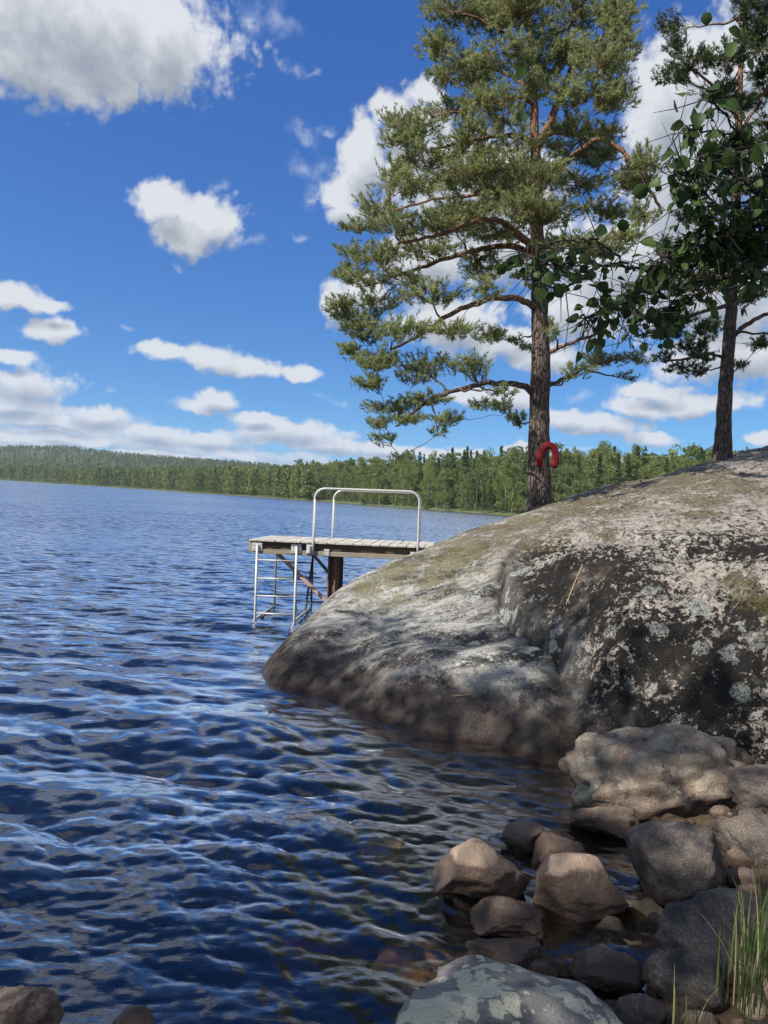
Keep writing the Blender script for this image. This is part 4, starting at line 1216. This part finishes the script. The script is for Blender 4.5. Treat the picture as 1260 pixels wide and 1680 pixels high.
PADS1 = [(740, 20, 60, 40), (715, 72, 42, 22), (800, 28, 65, 42), (865, -10, 60, 45), (940, 22, 60, 42), (1012, 28, 44, 36), (1032, 72, 26, 30), (990, 100, 50, 42), (1012, 160, 38, 38),
         (945, 150, 50, 32), (765, 105, 55, 22), (715, 125, 22, 18), (825, 85, 55, 32), (890, 100, 48, 36), (800, -30, 60, 30), (950, -30, 60, 30),
         (800, 165, 55, 26), (735, 182, 60, 24), (680, 205, 48, 24), (648, 226, 30, 17), (770, 212, 52, 20), (692, 256, 54, 22), (645, 275, 30, 18),
         (830, 196, 36, 20), (945, 205, 40, 22), (1000, 215, 35, 22), (985, 262, 40, 22),
         (760, 290, 72, 26), (672, 305, 54, 24), (612, 330, 36, 24), (582, 372, 34, 18), (645, 366, 52, 22), (742, 345, 72, 26), (835, 318, 62, 30), (895, 290, 44, 24), (955, 305, 50, 24),
         (1030, 300, 36, 34), (1062, 265, 24, 32), (1058, 345, 28, 26), (985, 345, 42, 22), (880, 358, 60, 26), (800, 385, 50, 18),
         (700, 408, 70, 24), (622, 418, 44, 20), (592, 452, 40, 18), (780, 428, 52, 20), (560, 498, 34, 18), (622, 488, 50, 24), (702, 478, 60, 22), (800, 470, 34, 16),
         (602, 540, 46, 26), (662, 538, 52, 24), (742, 540, 50, 17), (570, 572, 24, 16), (622, 590, 40, 24), (692, 594, 52, 20), (770, 590, 44, 15), (606, 628, 32, 16),
         (800, 548, 36, 13), (842, 560, 20, 12), (640, 668, 52, 14), (702, 655, 50, 14), (620, 690, 34, 12), (682, 688, 42, 11), (742, 684, 36, 10), (792, 665, 36, 11), (632, 716, 28, 10), (656, 746, 24, 8),
         (846, 690, 16, 16), (720, 712, 22, 8), (830, 640, 26, 10),
         (950, 608, 32, 14), (1000, 590, 36, 14), (1045, 588, 30, 14), (1030, 618, 20, 9), (905, 540, 15, 16), (1005, 400, 44, 22), (955, 395, 36, 16), (1035, 385, 30, 18), (930, 440, 26, 12), (860, 450, 24, 12),
         (880, 290, 60, 26, -1.6), (860, 340, 60, 24, -1.8), (915, 345, 50, 22, -1.5), (870, 140, 40, 24, -1.0), (850, 230, 50, 18, -1.3), (820, 270, 60, 22, -1.4), (760, 250, 60, 18, -.8), (720, 370, 60, 18, -.9),
         (660, 450, 50, 18, -.6), (850, 20, 60, 30, -.9), (930, 80, 50, 26, -.8), (960, 250, 36, 16, .8), (880, 60, 50, 24, .8), (790, 130, 50, 18, .9), (720, 300, 60, 20, 1.2), (640, 410, 50, 18, 1.0), (900, 400, 40, 14, -1.4)]
LIMBS1 = [([(880, 242), (900, 205), (922, 155), (940, 112), (962, 82), (995, 55)], 15, 5, -.5),
          ([(879, 240), (856, 224), (820, 222), (770, 232), (710, 245)], 11, 4, -.8),
          ([(881, 226), (915, 218), (950, 224), (985, 250)], 9, 4, .5),
          ([(890, 300), (935, 262), (985, 228), (1035, 262), (1068, 312), (1085, 350)], 12, 4, -.6),
          ([(880, 412), (850, 385), (822, 364), (780, 362), (720, 385), (650, 400)], 13, 4, -1.2),
          ([(880, 418), (840, 404), (790, 408), (730, 425), (660, 450), (600, 470)], 12, 4, .6),
          ([(882, 508), (848, 490), (800, 492), (740, 515), (690, 548), (640, 575)], 12, 4, -1.0),
          ([(880, 648), (852, 632), (800, 628), (745, 642), (700, 660), (650, 700)], 12, 3.5, -.8),
          ([(886, 590), (915, 572), (955, 556), (988, 546), (1010, 556)], 8, 3, -.5),
          ([(888, 638), (925, 622), (965, 602), (1010, 590)], 9, 3, .4),
          ([(877, 152), (845, 128), (795, 108), (735, 108)], 8, 3, .6),
          ([(877, 172), (850, 160), (800, 170), (740, 185)], 8, 3, -.7),
          ([(878, 330), (840, 318), (780, 320), (700, 330), (630, 350)], 9, 3, 1.0),
          ([(876, 165), (905, 140), (930, 60), (945, 20)], 7, 3, .7),
          ([(872, 90), (840, 60), (790, 35), (750, 20)], 7, 3, -.4)]
pine('pine_tree', 'tall pine with full green crown and a red lifebuoy on its trunk', 16.0,
     [(885, 838), (884, 760), (885, 680), (887, 600), (886, 520), (884, 440), (880, 350), (878, 260), (877, 180), (875, 110), (868, 40), (862, -40)],
     [44, 35, 33, 31, 28, 25, 21, 17, 13, 10, 7, 4], LIMBS1, PADS1, 3, m_needle, 1.8, K=18)

PADS2 = [(1092, 545, 34, 13), (1140, 562, 36, 14), (1086, 586, 28, 11), (1122, 604, 32, 11), (1152, 588, 26, 10), (1250, 560, 18, 16), (1215, 600, 14, 12), (1110, 520, 40, 12), (1160, 535, 34, 14),
         (1108, 70, 22, 28), (1140, 105, 44, 26), (1200, 90, 46, 34), (1240, 55, 30, 34), (1180, 150, 44, 17), (1222, 170, 36, 17), (1252, 120, 28, 26), (1115, 120, 26, 16),
         (1200, 235, 52, 24), (1160, 290, 44, 20), (1230, 300, 44, 24), (1150, 350, 44, 22), (1220, 365, 50, 24), (1180, 410, 55, 22), (1240, 430, 40, 22), (1110, 440, 44, 14), (1060, 470, 40, 12),
         (1010, 500, 34, 12), (1160, 470, 44, 16), (1230, 485, 30, 16), (1290, 350, 60, 30), (1300, 200, 60, 40), (1290, 90, 50, 40), (1310, 470, 60, 24), (1330, 550, 50, 20), (1250, 10, 50, 36), (1290, -60, 60, 40)]
LIMBS2 = [([(1203, 552), (1225, 532), (1262, 514), (1300, 505)], 9, 4, -.6), ([(1200, 500), (1150, 512), (1085, 540), (1040, 552)], 7, 3, -.8), ([(1202, 470), (1150, 450), (1080, 462), (1010, 492)], 8, 3, .5),
          ([(1196, 590), (1160, 580), (1120, 590), (1085, 592)], 6, 3, -.5), ([(1206, 400), (1170, 380), (1130, 360)], 8, 3, -.6), ([(1208, 330), (1180, 300), (1150, 290)], 7, 3, .5), ([(1212, 200), (1180, 150), (1130, 110)], 7, 3, -.5), ([(1212, 220), (1250, 160), (1280, 110)], 7, 3, .5)]
pine('pine_tree', 'thinner darker pine standing on the crest of the rock at the right', 20.0,
     [(1185, 762), (1187, 700), (1190, 640), (1196, 560), (1201, 480), (1205, 400), (1208, 300), (1212, 200), (1216, 100), (1220, 0), (1224, -80)],
     [35, 25, 22, 20, 18, 16, 14, 11, 9, 6, 3], LIMBS2, PADS2, 5, m_needle_shaded, 1.5, K=18, back=.5, needle=1.15, spread=.75)

# ------------------------------------------------------------------ broadleaf tree reaching in from the right, close to the camera
m_leaf = foliage_mat('broad_leaf', (.045, .085, .024), (.11, .17, .05), (.07, .12, .035), .4, .5)
def leaf_mesh(seed):
    """rounded leaf with a short tip, folded a little along the midrib"""
    g = np.random.default_rng(seed)
    tt_ = np.array([0, .10, .26, .46, .66, .82, .93, 1.0])
    w_ = np.array([.02, .27, .43, .47, .40, .26, .10, .0]) * (1 + g.normal(0, .05, 8))
    fold = g.uniform(.1, .45); curl = g.uniform(-.35, .35); sk = g.normal(0, .06)
    v = []
    for k in range(8):
        for s_ in (-1, 0, 1):
            v.append((s_ * w_[k] + sk * tt_[k] ** 2, tt_[k] - .03 * abs(s_), abs(s_) * w_[k] * fold + curl * (tt_[k] - .4) ** 2))
    f = []
    for k in range(7):
        for s_ in (0, 1): f.append((k * 3 + s_, k * 3 + s_ + 1, k * 3 + s_ + 4, k * 3 + s_ + 3))
    me = mesh_np('leaf', np.array(v), np.array(f), True)
    fattr(me, 'tint', np.full(len(v), g.random()))
    return me
LEAF = [leaf_mesh(60 + i) for i in range(6)]
for me in LEAF: me.materials.append(m_leaf)
leafy = empty('broadleaf_tree', (3.1, 3.3, .25), 'dark leafy branches of a broadleaf tree reaching in from the right edge', 'tree')
lb = np.array(leafy.location)
g = np.random.default_rng(77)
trunk_p = smooth_path(np.array([(3.1, 3.3, .1), (3.05, 3.3, 1.5), (2.95, 3.25, 2.8), (2.9, 3.2, 4.2), (2.95, 3.15, 6.0), (2.9, 3.1, 7.5)]), 24) - lb
tube_part('trunk', trunk_p, np.linspace(.14, .03, 24), m_limb_dark, leafy, 14, None, .02, 8)
TW = [  # branches: pixels with distance; leaf count; leaf size
    ([(1420, 440, 3.4), (1300, 446, 3.4), (1200, 455, 3.35), (1100, 470, 3.3), (1020, 488, 3.25)], 17, 60, .070),
    ([(1420, 400, 3.2), (1290, 410, 3.2), (1180, 430, 3.15), (1080, 440, 3.1), (980, 430, 3.05), (900, 430, 3.0), (850, 415, 3.0)], 10, 64, .072),
    ([(1040, 445, 3.1), (990, 400, 3.05), (930, 395, 3.0), (880, 405, 3.0)], 5, 16, .07),
    ([(1080, 440, 3.1), (1040, 490, 3.1), (990, 510, 3.1), (960, 525, 3.1)], 5, 36, .07),
    ([(980, 440, 3.05), (930, 470, 3.0), (880, 465, 3.0)], 4, 8, .07),
    ([(1180, 440, 3.2), (1120, 500, 3.2), (1060, 520, 3.2)], 5, 30, .066),
    ([(1400, 380, 3.0), (1290, 340, 2.9), (1220, 300, 2.85), (1165, 255, 2.8), (1120, 290, 2.8)], 9, 40, .075),
    ([(1250, 320, 2.9), (1190, 340, 2.9), (1140, 320, 2.85)], 5, 26, .075),
    ([(1300, 330, 2.9), (1240, 260, 2.85), (1190, 190, 2.8), (1150, 150, 2.8)], 5, 20, .075),
    ([(1180, 350, 2.9), (1140, 295, 2.85), (1105, 262, 2.8), (1085, 280, 2.8)], 4, 8, .07),
    ([(1420, 420, 3.1), (1300, 380, 3.05), (1220, 370, 3.0), (1130, 395, 3.0), (1080, 420, 3.0)], 8, 70, .075),
    ([(1300, 400, 3.0), (1240, 420, 3.0), (1170, 400, 3.0)], 6, 50, .072),
    ([(1340, 300, 3.0), (1270, 250, 2.95), (1230, 230, 2.9), (1190, 240, 2.9)], 5, 34, .075),
    ([(1260, 300, 2.9), (1215, 230, 2.9), (1150, 215, 2.85), (1125, 205, 2.8)], 4, 8, .07),
    ([(1400, 470, 3.5), (1290, 465, 3.5), (1170, 480, 3.45), (1090, 505, 3.4), (1010, 545, 3.4)], 8, 16, .06)]
leaves = []
for bi, (pth, w0, nl, ls) in enumerate(TW):
    q = np.array([P(a_, b_, d_) for a_, b_, d_ in pth], float) - lb
    q = smooth_path(q, 7 * len(pth)); q[1:] += g.normal(0, .006, (len(q) - 1, 3))
    if pth[0][0] >= 1300:
        j = int(np.argmin(np.abs(trunk_p[:, 2] - (q[0][2] - .25))))
        q = np.r_[smooth_path(np.array([trunk_p[j], (trunk_p[j] + q[0]) / 2 + (0, 0, .04), q[0]]), 6)[:-1], q]
    rad_ = np.linspace(w0, 2.2, len(q)) * 3.0 / F / 2
    tube_part('branch', q, rad_, m_limb_dark, leafy, 7)
    n0_ = len(q) // 3
    tw = Geo()
    for _ in range(int(nl * (1.9 if min(a_[0] for a_ in pth) > 1060 else 1.55))):
        i = g.integers(n0_, len(q)); b = q[i]
        # side twig, then leaf on its stalk
        off = g.normal(0, 1, 3); off /= np.linalg.norm(off); off[2] -= .25
        L_ = g.uniform(.02, .12)
        e = b + off * L_
        tw.tube([b, (b + e) / 2 + g.normal(0, .01, 3), e], [.0022, .0016, .0011], 4, False)
        leaves.append((e, off, ls * .70 * g.uniform(.5, 1.25)))
    for _ in range(int(nl * .6)):           # bare twigs
        i = g.integers(n0_, len(q)); b = q[i]; off = g.normal(0, 1, 3); off[2] -= .6; off /= np.linalg.norm(off)
        L_ = g.uniform(.08, .28)
        tw.tube([b, b + off * L_ * .5 + g.normal(0, .02, 3), b + off * L_ + g.normal(0, .03, 3)], [.0026, .002, .001], 4, False)
    me = mesh_np('twig', np.concatenate(tw.v), np.concatenate(tw.q), True); link('twigs', me, m_limb_dark, leafy, kind='stuff')
def leaf_matrix(e, off, s_):
    y_ = Vector(off) + Vector((0, 0, -.7)); y_.normalize()
    nrm_ = Vector(g.normal(size=3)) + Vector((0, 0, .5)); x_ = y_.cross(nrm_).normalized(); z_ = x_.cross(y_)
    M = Matrix((x_ * s_, y_ * s_, z_ * s_)).transposed().to_4x4(); M.translation = Vector(e); return M
order = sorted(range(len(leaves)), key=lambda i: -leaves[i][2])
for k in order[:298]:
    o = bpy.data.objects.new('leaf', LEAF[k % 6]); COL.objects.link(o); o.parent = leafy; o.matrix_local = leaf_matrix(*leaves[k])
rest = []; rf = []; rt = []; cnt = 0
lv = [np.array([p_.co[:] for p_ in me.vertices]) for me in LEAF]; lf_ = [np.array([p_.vertices[:] for p_ in me.polygons]) for me in LEAF]
for k in order[298:]:
    M = np.array(leaf_matrix(*leaves[k])); v = lv[k % 6] @ M[:3, :3].T + M[:3, 3]
    rest.append(v); rf.append(lf_[k % 6] + cnt); rt.append(np.full(len(v), g.random())); cnt += len(v)
# upper crown beyond the frame
for _ in range(2600):
    e = np.array([.1, -.1, 5.6]) + g.normal(size=3) * (.85, .9, 1.3)
    if e[2] < 4.3: continue
    M = np.array(leaf_matrix(e, g.normal(size=3), .08)); k = g.integers(6); v = lv[k] @ M[:3, :3].T + M[:3, 3]
    if P is not None: rest.append(v); rf.append(lf_[k] + cnt); rt.append(np.full(len(v), g.random())); cnt += len(v)
me = mesh_np('foliage', np.concatenate(rest), np.concatenate(rf), True); fattr(me, 'tint', np.concatenate(rt))
link('foliage', me, m_leaf, leafy, kind='stuff')

# ------------------------------------------------------------------ wood on the far shore
m_birch = foliage_mat('birch_foliage', (.10, .15, .040), (.28, .31, .10), (.19, .23, .075), .45)
m_spruce = foliage_mat('spruce_foliage', (.045, .08, .032), (.12, .17, .065), (.07, .11, .045), .35)
m_farpine = foliage_mat('far_pine_foliage', (.075, .115, .045), (.18, .22, .085), (.12, .16, .06), .35)
def plain(name, col, rough=.9):
    m, t = mat(name); oi = t.n('ShaderNodeNewGeometry').outputs['Position']
    finish(t, principled(t, t.mix(t.noise(oi, 3, 3), tuple(v * .6 for v in col), col), rough, spec=.2)); return m
m_bt = plain('birch_trunk', (.34, .32, .28)); m_st = plain('spruce_trunk', (.12, .085, .06)); m_pt = plain('far_pine_trunk', (.30, .17, .10))

def crown_pts(kind, n, g):
    """leaf clump positions in a tree of unit height, with outward normals"""
    if kind == 'spruce':
        z = g.uniform(.06, 1, n) ** .8; z = .06 + (z - .06)
        lev = np.floor(z * 16) / 16
        rmax = .17 * (1 - z) + .012; rr_ = rmax * (1 - .55 * ((z - lev) * 16)) * np.sqrt(g.uniform(.25, 1, n)); a = g.uniform(0, 2 * np.pi, n)
        return np.c_[rr_ * np.cos(a), rr_ * np.sin(a), z]
    if kind == 'pine':
        nb = 16; c_ = np.c_[g.normal(0, .09, nb), g.normal(0, .09, nb), g.uniform(.48, .97, nb)]; s_ = np.c_[g.uniform(.05, .10, (nb, 2)), g.uniform(.03, .05, nb)]
    else:
        nb = 44; zz_ = g.uniform(.07, .97, nb); rm = .185 * np.sin(np.clip((zz_ - .05) / .95, 0, 1) ** .8 * np.pi) ** .7
        a = g.uniform(0, 2 * np.pi, nb); q_ = rm * np.sqrt(g.uniform(0, 1, nb))
        c_ = np.c_[q_ * np.cos(a), q_ * np.sin(a), zz_]; s_ = np.c_[g.uniform(.035, .075, (nb, 2)), g.uniform(.04, .085, nb)]
    k = g.integers(0, nb, n); d = g.normal(size=(n, 3)); d /= np.linalg.norm(d, axis=1)[:, None]
    return c_[k] + d * s_[k] * (g.uniform(.3, 1, n) ** .5)[:, None]
def leaf_tris(p, size, g):
    n = len(p); a = g.normal(size=(n, 3)); a /= np.linalg.norm(a, axis=1)[:, None]
    b = np.cross(a, g.normal(size=(n, 3))); b /= np.linalg.norm(b, axis=1)[:, None]
    s_ = size * g.uniform(.6, 1.3, (n, 1))
    return np.stack([p - a * s_ * .5 - b * s_ * .35, p + b * s_ * .55, p + a * s_ * .6], 1).reshape(-1, 3)
KINDS = {'birch': (m_birch, m_bt, .0145, 3600), 'spruce': (m_spruce, m_st, .019, 2600), 'pine': (m_farpine, m_pt, .017, 1800)}
PROTO = {}
for kind, (mf, mt, sz, n_) in KINDS.items():
    for v_ in range(4):
        g = np.random.default_rng(hash((kind == 'birch', kind == 'pine', v_)) % 9999 + v_)
        g = np.random.default_rng({'birch': 10, 'spruce': 20, 'pine': 30}[kind] + v_)
        p = crown_pts(kind, n_, g)
        cm = mesh_np('crown', leaf_tris(p, sz * 1.25, g), np.arange(3 * n_).reshape(-1, 3)); cm.materials.append(mf)
        cl = np.clip(.5 + .5 * fbm(p * 9, 1.0, 2, .5, v_) + g.normal(0, .12, n_), 0, 1)
        fattr(cm, 'tint', np.repeat(cl, 3))
        tg = Geo(); bend = g.normal(0, .012, (6, 3)); bend[0] = 0
        top = {'birch': .85, 'spruce': .97, 'pine': .88}[kind]
        tg.tube(np.c_[np.zeros((6, 2)), np.linspace(-.02, top, 6)] + bend * (1, 1, 0), np.linspace(.0075, .0015, 6), 6, False)
        tm = mesh_np('trunk', np.concatenate(tg.v), np.concatenate(tg.q), True); tm.materials.append(mt)
        PROTO[(kind, v_)] = (cm, tm, p)
LBL = {'birch': 'light green birch in the wood on the opposite shore', 'spruce': 'dark pointed spruce in the wood on the opposite shore', 'pine': 'rounded pine with bare stem in the wood on the opposite shore'}
NM = {'birch': 'birch_tree', 'spruce': 'spruce_tree', 'pine': 'pine_tree'}
g = np.random.default_rng(4242)
def far_pos(px_, inland):
    a = azel(px_, 820)[0]; r_ = float(far_shore(np.array([a]))[0]) + inland
    x_, y_ = r_ * math.sin(a), r_ * math.cos(a)
    return x_, y_, float(ground_z(np.array([x_]), np.array([y_]))[0])
def far_tree(kind, px_, inland, h_, v_, rz, label=None):
    x_, y_, z_ = far_pos(px_, inland)
    root = bpy.data.objects.new(NM[kind], None); COL.objects.link(root); root.empty_display_size = 2
    root.location = (x_, y_, z_); root.rotation_euler = (0, 0, rz); wd = h_ * g.uniform(1.0, 1.45) * (.85 if kind == 'spruce' else 1); root.scale = (wd, wd, h_)
    tag(root, label or LBL[kind], 'tree', 'trees along the opposite shore')
    FAR_T.append((kind, ROW, px_, root))
    cm, tm, _ = PROTO[(kind, v_)]
    for nm, me in (('crown', cm), ('trunk', tm)):
        o = bpy.data.objects.new(nm, me); COL.objects.link(o); o.parent = root
NEAR_N = 0; FAR_T = []
for row, (i0, i1, step, hs) in enumerate(((4, 14, 11.0, (8, 17)), (14, 30, 12.0, (13, 20)), (32, 55, 14.0, (15, 22.5)))):
    px_ = 505.0; ROW = row
    while px_ < 1190:
        dd_ = np.interp(px_, AZPX, FAR_SHORE)
        if not (865 < px_ < 905 and row == 0):
            clump = .5 + .5 * math.sin(px_ * .021 + row) * math.cos(px_ * .0077 + 1)
            kind = g.choice(['birch', 'spruce', 'pine'], p=[.76, .12, .12] if clump > .35 else [.52, .32, .16])
            hh_ = g.uniform(*hs) * (1.0 if kind != 'spruce' else 1.04)
            far_tree(kind, px_, g.uniform(i0, i1), hh_, int(g.integers(4)), g.uniform(0, 6.28)); NEAR_N += 1
        px_ += step * (260 / dd_) * g.uniform(.6, 1.4)
ORD = 'first second third fourth fifth sixth seventh eighth ninth tenth eleventh twelfth thirteenth fourteenth fifteenth sixteenth seventeenth eighteenth nineteenth twentieth'.split()
LOOK = {'birch': 'light birch', 'spruce': 'dark spruce', 'pine': 'rounded pine'}
ZONES = ((0, 690, 'behind the jetty handrail'), (690, 885, 'left of tall pine trunk'), (885, 1400, 'between the two pine trunks'))
for kd in LOOK:
    for rw, rn in enumerate(('front row', 'middle row', 'back row')):
        for z0_, z1_, zn in ZONES:
            L_ = sorted((q for q in FAR_T if q[0] == kd and q[1] == rw and z0_ <= q[2] < z1_), key=lambda q: q[2])
            for i, q in enumerate(L_):
                q[3]['label'] = f"{ORD[i % 20]} {LOOK[kd]} from the left, far shore {rn}, {zn}" 
# bushes at the water's edge
ROW = 9
for px_, h_, lb_ in ((597, 4.6, "bright green bush standing at the far water's edge behind the jetty"), (700, 2.6, 'low green bush at the far shore right of the handrail'), (735, 3.0, 'rounded bush on the far shore left of the tall pine')):
    far_tree('birch', px_, 1.5, h_, 1, px_ * .3, lb_); FAR_T[-1][3].name = 'bush'; FAR_T[-1][3]['category'] = 'bush'; FAR_T[-1][3]['group'] = 'bushes on the far shore'; FAR_T[-1][3].scale.x *= 2.2; FAR_T[-1][3].scale.y *= 2.2
# the mass of the wood further back and on the hills
def wood_mass(name, label, rows, seed):
    g = np.random.default_rng(seed)
    out = {k: ([], []) for k in KINDS}
    for (p0, p1, ia, ib, n_, h0, h1, mixp, ntri) in rows:
        for _ in range(n_):
            px_ = g.uniform(p0, p1); inl = ia + (ib - ia) * g.random() ** 1.25
            kind = ('birch', 'spruce', 'pine')[int(np.searchsorted(np.cumsum(mixp), g.random() * .9999))]
            out[kind][0].append((px_, inl, g.uniform(h0, h1), ntri))
    for kind in KINDS:
        L_ = out[kind][0]
        if not L_: continue
        A_ = np.array(L_)
        az_ = np.array([azel(q, 820)[0] for q in np.linspace(-300, 1600, 200)]); az_ = np.interp(A_[:, 0], np.linspace(-300, 1600, 200), az_)
        r_ = far_shore(az_) + A_[:, 1]; x_, y_ = r_ * np.sin(az_), r_ * np.cos(az_); z_ = ground_z(x_, y_)
        V = []; T = []
        for i in range(len(A_)):
            nt_ = int(A_[i, 3]); p = PROTO[(kind, int(g.integers(4)))][2]; p = p[g.integers(0, len(p), nt_)]
            h_ = A_[i, 2]; a = g.uniform(0, 6.28); ca, sa = math.cos(a), math.sin(a)
            q = np.c_[p[:, 0] * ca - p[:, 1] * sa, p[:, 0] * sa + p[:, 1] * ca, p[:, 2]] * (h_ * 1.05, h_ * 1.05, h_)
            sz = h_ * .016 * math.sqrt(2600 / nt_)
            V.append(leaf_tris(q, sz, g) + (x_[i], y_[i], z_[i])); T.append(np.repeat(np.clip(.5 + g.normal(0, .28) + g.normal(0, .15, nt_), 0, 1), 3))
        V = np.concatenate(V)
        me = mesh_np(name, V, np.arange(len(V)).reshape(-1, 3)); fattr(me, 'tint', np.concatenate(T))
        link(name, me, KINDS[kind][0], kind='stuff', label=label + {'birch': ', the light leafy part', 'spruce': ', the dark spruces', 'pine': ', the pines'}[kind], cat='forest')
        print(name, kind, len(V) // 3)
wood_mass('far_forest', 'unbroken forest covering the far shore and hills', [
    (480, 1230, 50, 140, 420, 17, 23, (.5, .3, .2), 240),
    (280, 520, 4, 60, 330, 12, 19, (.6, .22, .18), 200), (280, 560, 60, 260, 420, 15, 20, (.35, .4, .25), 110),
    (-60, 290, 5, 70, 420, 12, 19, (.5, .3, .2), 100), (-80, 300, 70, 500, 900, 13, 19, (.3, .45, .25), 60),
    (-80, 620, 500, 1500, 2300, 13, 19, (.15, .55, .30), 44), (-80, 700, 1000, 1900, 1500, 13, 19, (.12, .55, .33), 36)], 99)

SUNLIT = [(W(785, 1400, .25), .26), (W(940, 1440, .15), .20), (W(1060, 1310, .25), .30), (W(1150, 1300, .3), .22), (W(1000, 1330, .1), .16), (W(905, 1385, .1), .13), (W(1180, 1430, .2), .14),
          (hit(700, 985), .35), (hit(600, 1050), .22), (hit(780, 1080), .30), (hit(860, 1160), .18), (hit(800, 1200), .18), (hit(1100, 950), .7), (hit(1230, 960), .5), (hit(960, 1080), .2), (hit(1100, 1100), .25), (hit(740, 1030), .25)]
def sun_gap(p):                  # leaves kept (False where a sunbeam gets through)
    k = np.ones(len(p), bool); s_ = np.array(sdir); wobn = 1 + .45 * fbm(p, 1.9, 2, .5, 71)
    for c_, r_ in SUNLIT:
        d = p - np.array(c_); a = d @ s_; k &= np.linalg.norm(d - a[:, None] * s_, axis=1) > r_ * wobn
    return k
# ------------------------------------------------------------------ trees on the bank behind and left of the camera (out of view; they dapple the shore)
m_bankleaf = foliage_mat('bank_leaf', (.05, .09, .02), (.11, .16, .04))
def bank_tree(label, loc, h_, rx_, z0, n_, seed, holes=.45, leaf=.13):
    g = np.random.default_rng(seed); root = empty('birch_tree', loc, label, 'tree', 'trees on the bank')
    tp = np.c_[np.cumsum(g.normal(0, .05, 14)), np.cumsum(g.normal(0, .05, 14)), np.linspace(-.3, h_ * .95, 14)]
    tube_part('trunk', tp, np.linspace(.15, .03, 14), m_bt, root, 12)
    nb = 46; V = []; tw = Geo()
    for _ in range(nb):
        while True:
            e = g.uniform(-1, 1, 3)
            if .1 < e @ e < 1: break
        c_ = np.array([e[0] * rx_, e[1] * rx_, (z0 + h_) / 2 + e[2] * (h_ - z0) / 2])
        i = int(np.clip((c_[2] - .12 * h_) / h_ * 13, 2, 13)); tw.tube([tp[i], (tp[i] + c_) / 2 + (0, 0, .1), c_], [.035, .02, .008], 5, False)
        s_ = g.uniform(.35, .75); m_ = int(n_ / nb)
        V.append(c_ + g.normal(size=(m_, 3)) * (s_ * .55, s_ * .55, s_ * .4))
    tube_me = mesh_np('branches', np.concatenate(tw.v), np.concatenate(tw.q), True); link('branches', tube_me, m_bt, root, kind='stuff')
    p = np.concatenate(V); p = p[sun_gap(p + np.array(loc))]; v = leaf_tris(p, leaf, g)
    me = mesh_np('crown', v, np.arange(len(v)).reshape(-1, 3)); fattr(me, 'tint', np.repeat(g.random(len(p)), 3)); link('crown', me, m_bankleaf, root)
def gz1(x_, y_): return float(ground_z(np.array([x_]), np.array([y_]))[0])
for (x_, y_, h_, rx_, z0, n_, sd_, lb_) in ((-6.4, -1.2, 12.2, 2.3, 4.2, 8000, 1, 'birch on the bank just left of the camera'), (-7.8, 1.0, 12.0, 2.2, 4.0, 6500, 2, 'birch on the bank at the left behind the first'),
                                           (-9.1, 2.9, 11.6, 2.0, 5.0, 3600, 3, 'tall birch on the bank farthest to the left')):
    bank_tree(lb_, (x_, y_, gz1(x_, y_)), h_, rx_, z0, n_, sd_)

# ------------------------------------------------------------------ summer haze over the lake
hz = Geo(); hz.box((0, 0, 72), (18600, 18600, 160))
m_haze = bpy.data.materials.new('haze_air'); m_haze.use_nodes = True
th = NT(m_haze.node_tree); th.nt.nodes.clear()
ho = th.n('ShaderNodeOutputMaterial'); pv = th.n('ShaderNodeVolumePrincipled')
pv.inputs['Color'].default_value = (.80, .90, 1.0, 1); pv.inputs['Density'].default_value = .00010; pv.inputs['Anisotropy'].default_value = .2
th.nt.links.new(pv.outputs[0], ho.inputs['Volume'])
link('haze', hz.mesh('haze'), m_haze, kind='stuff')
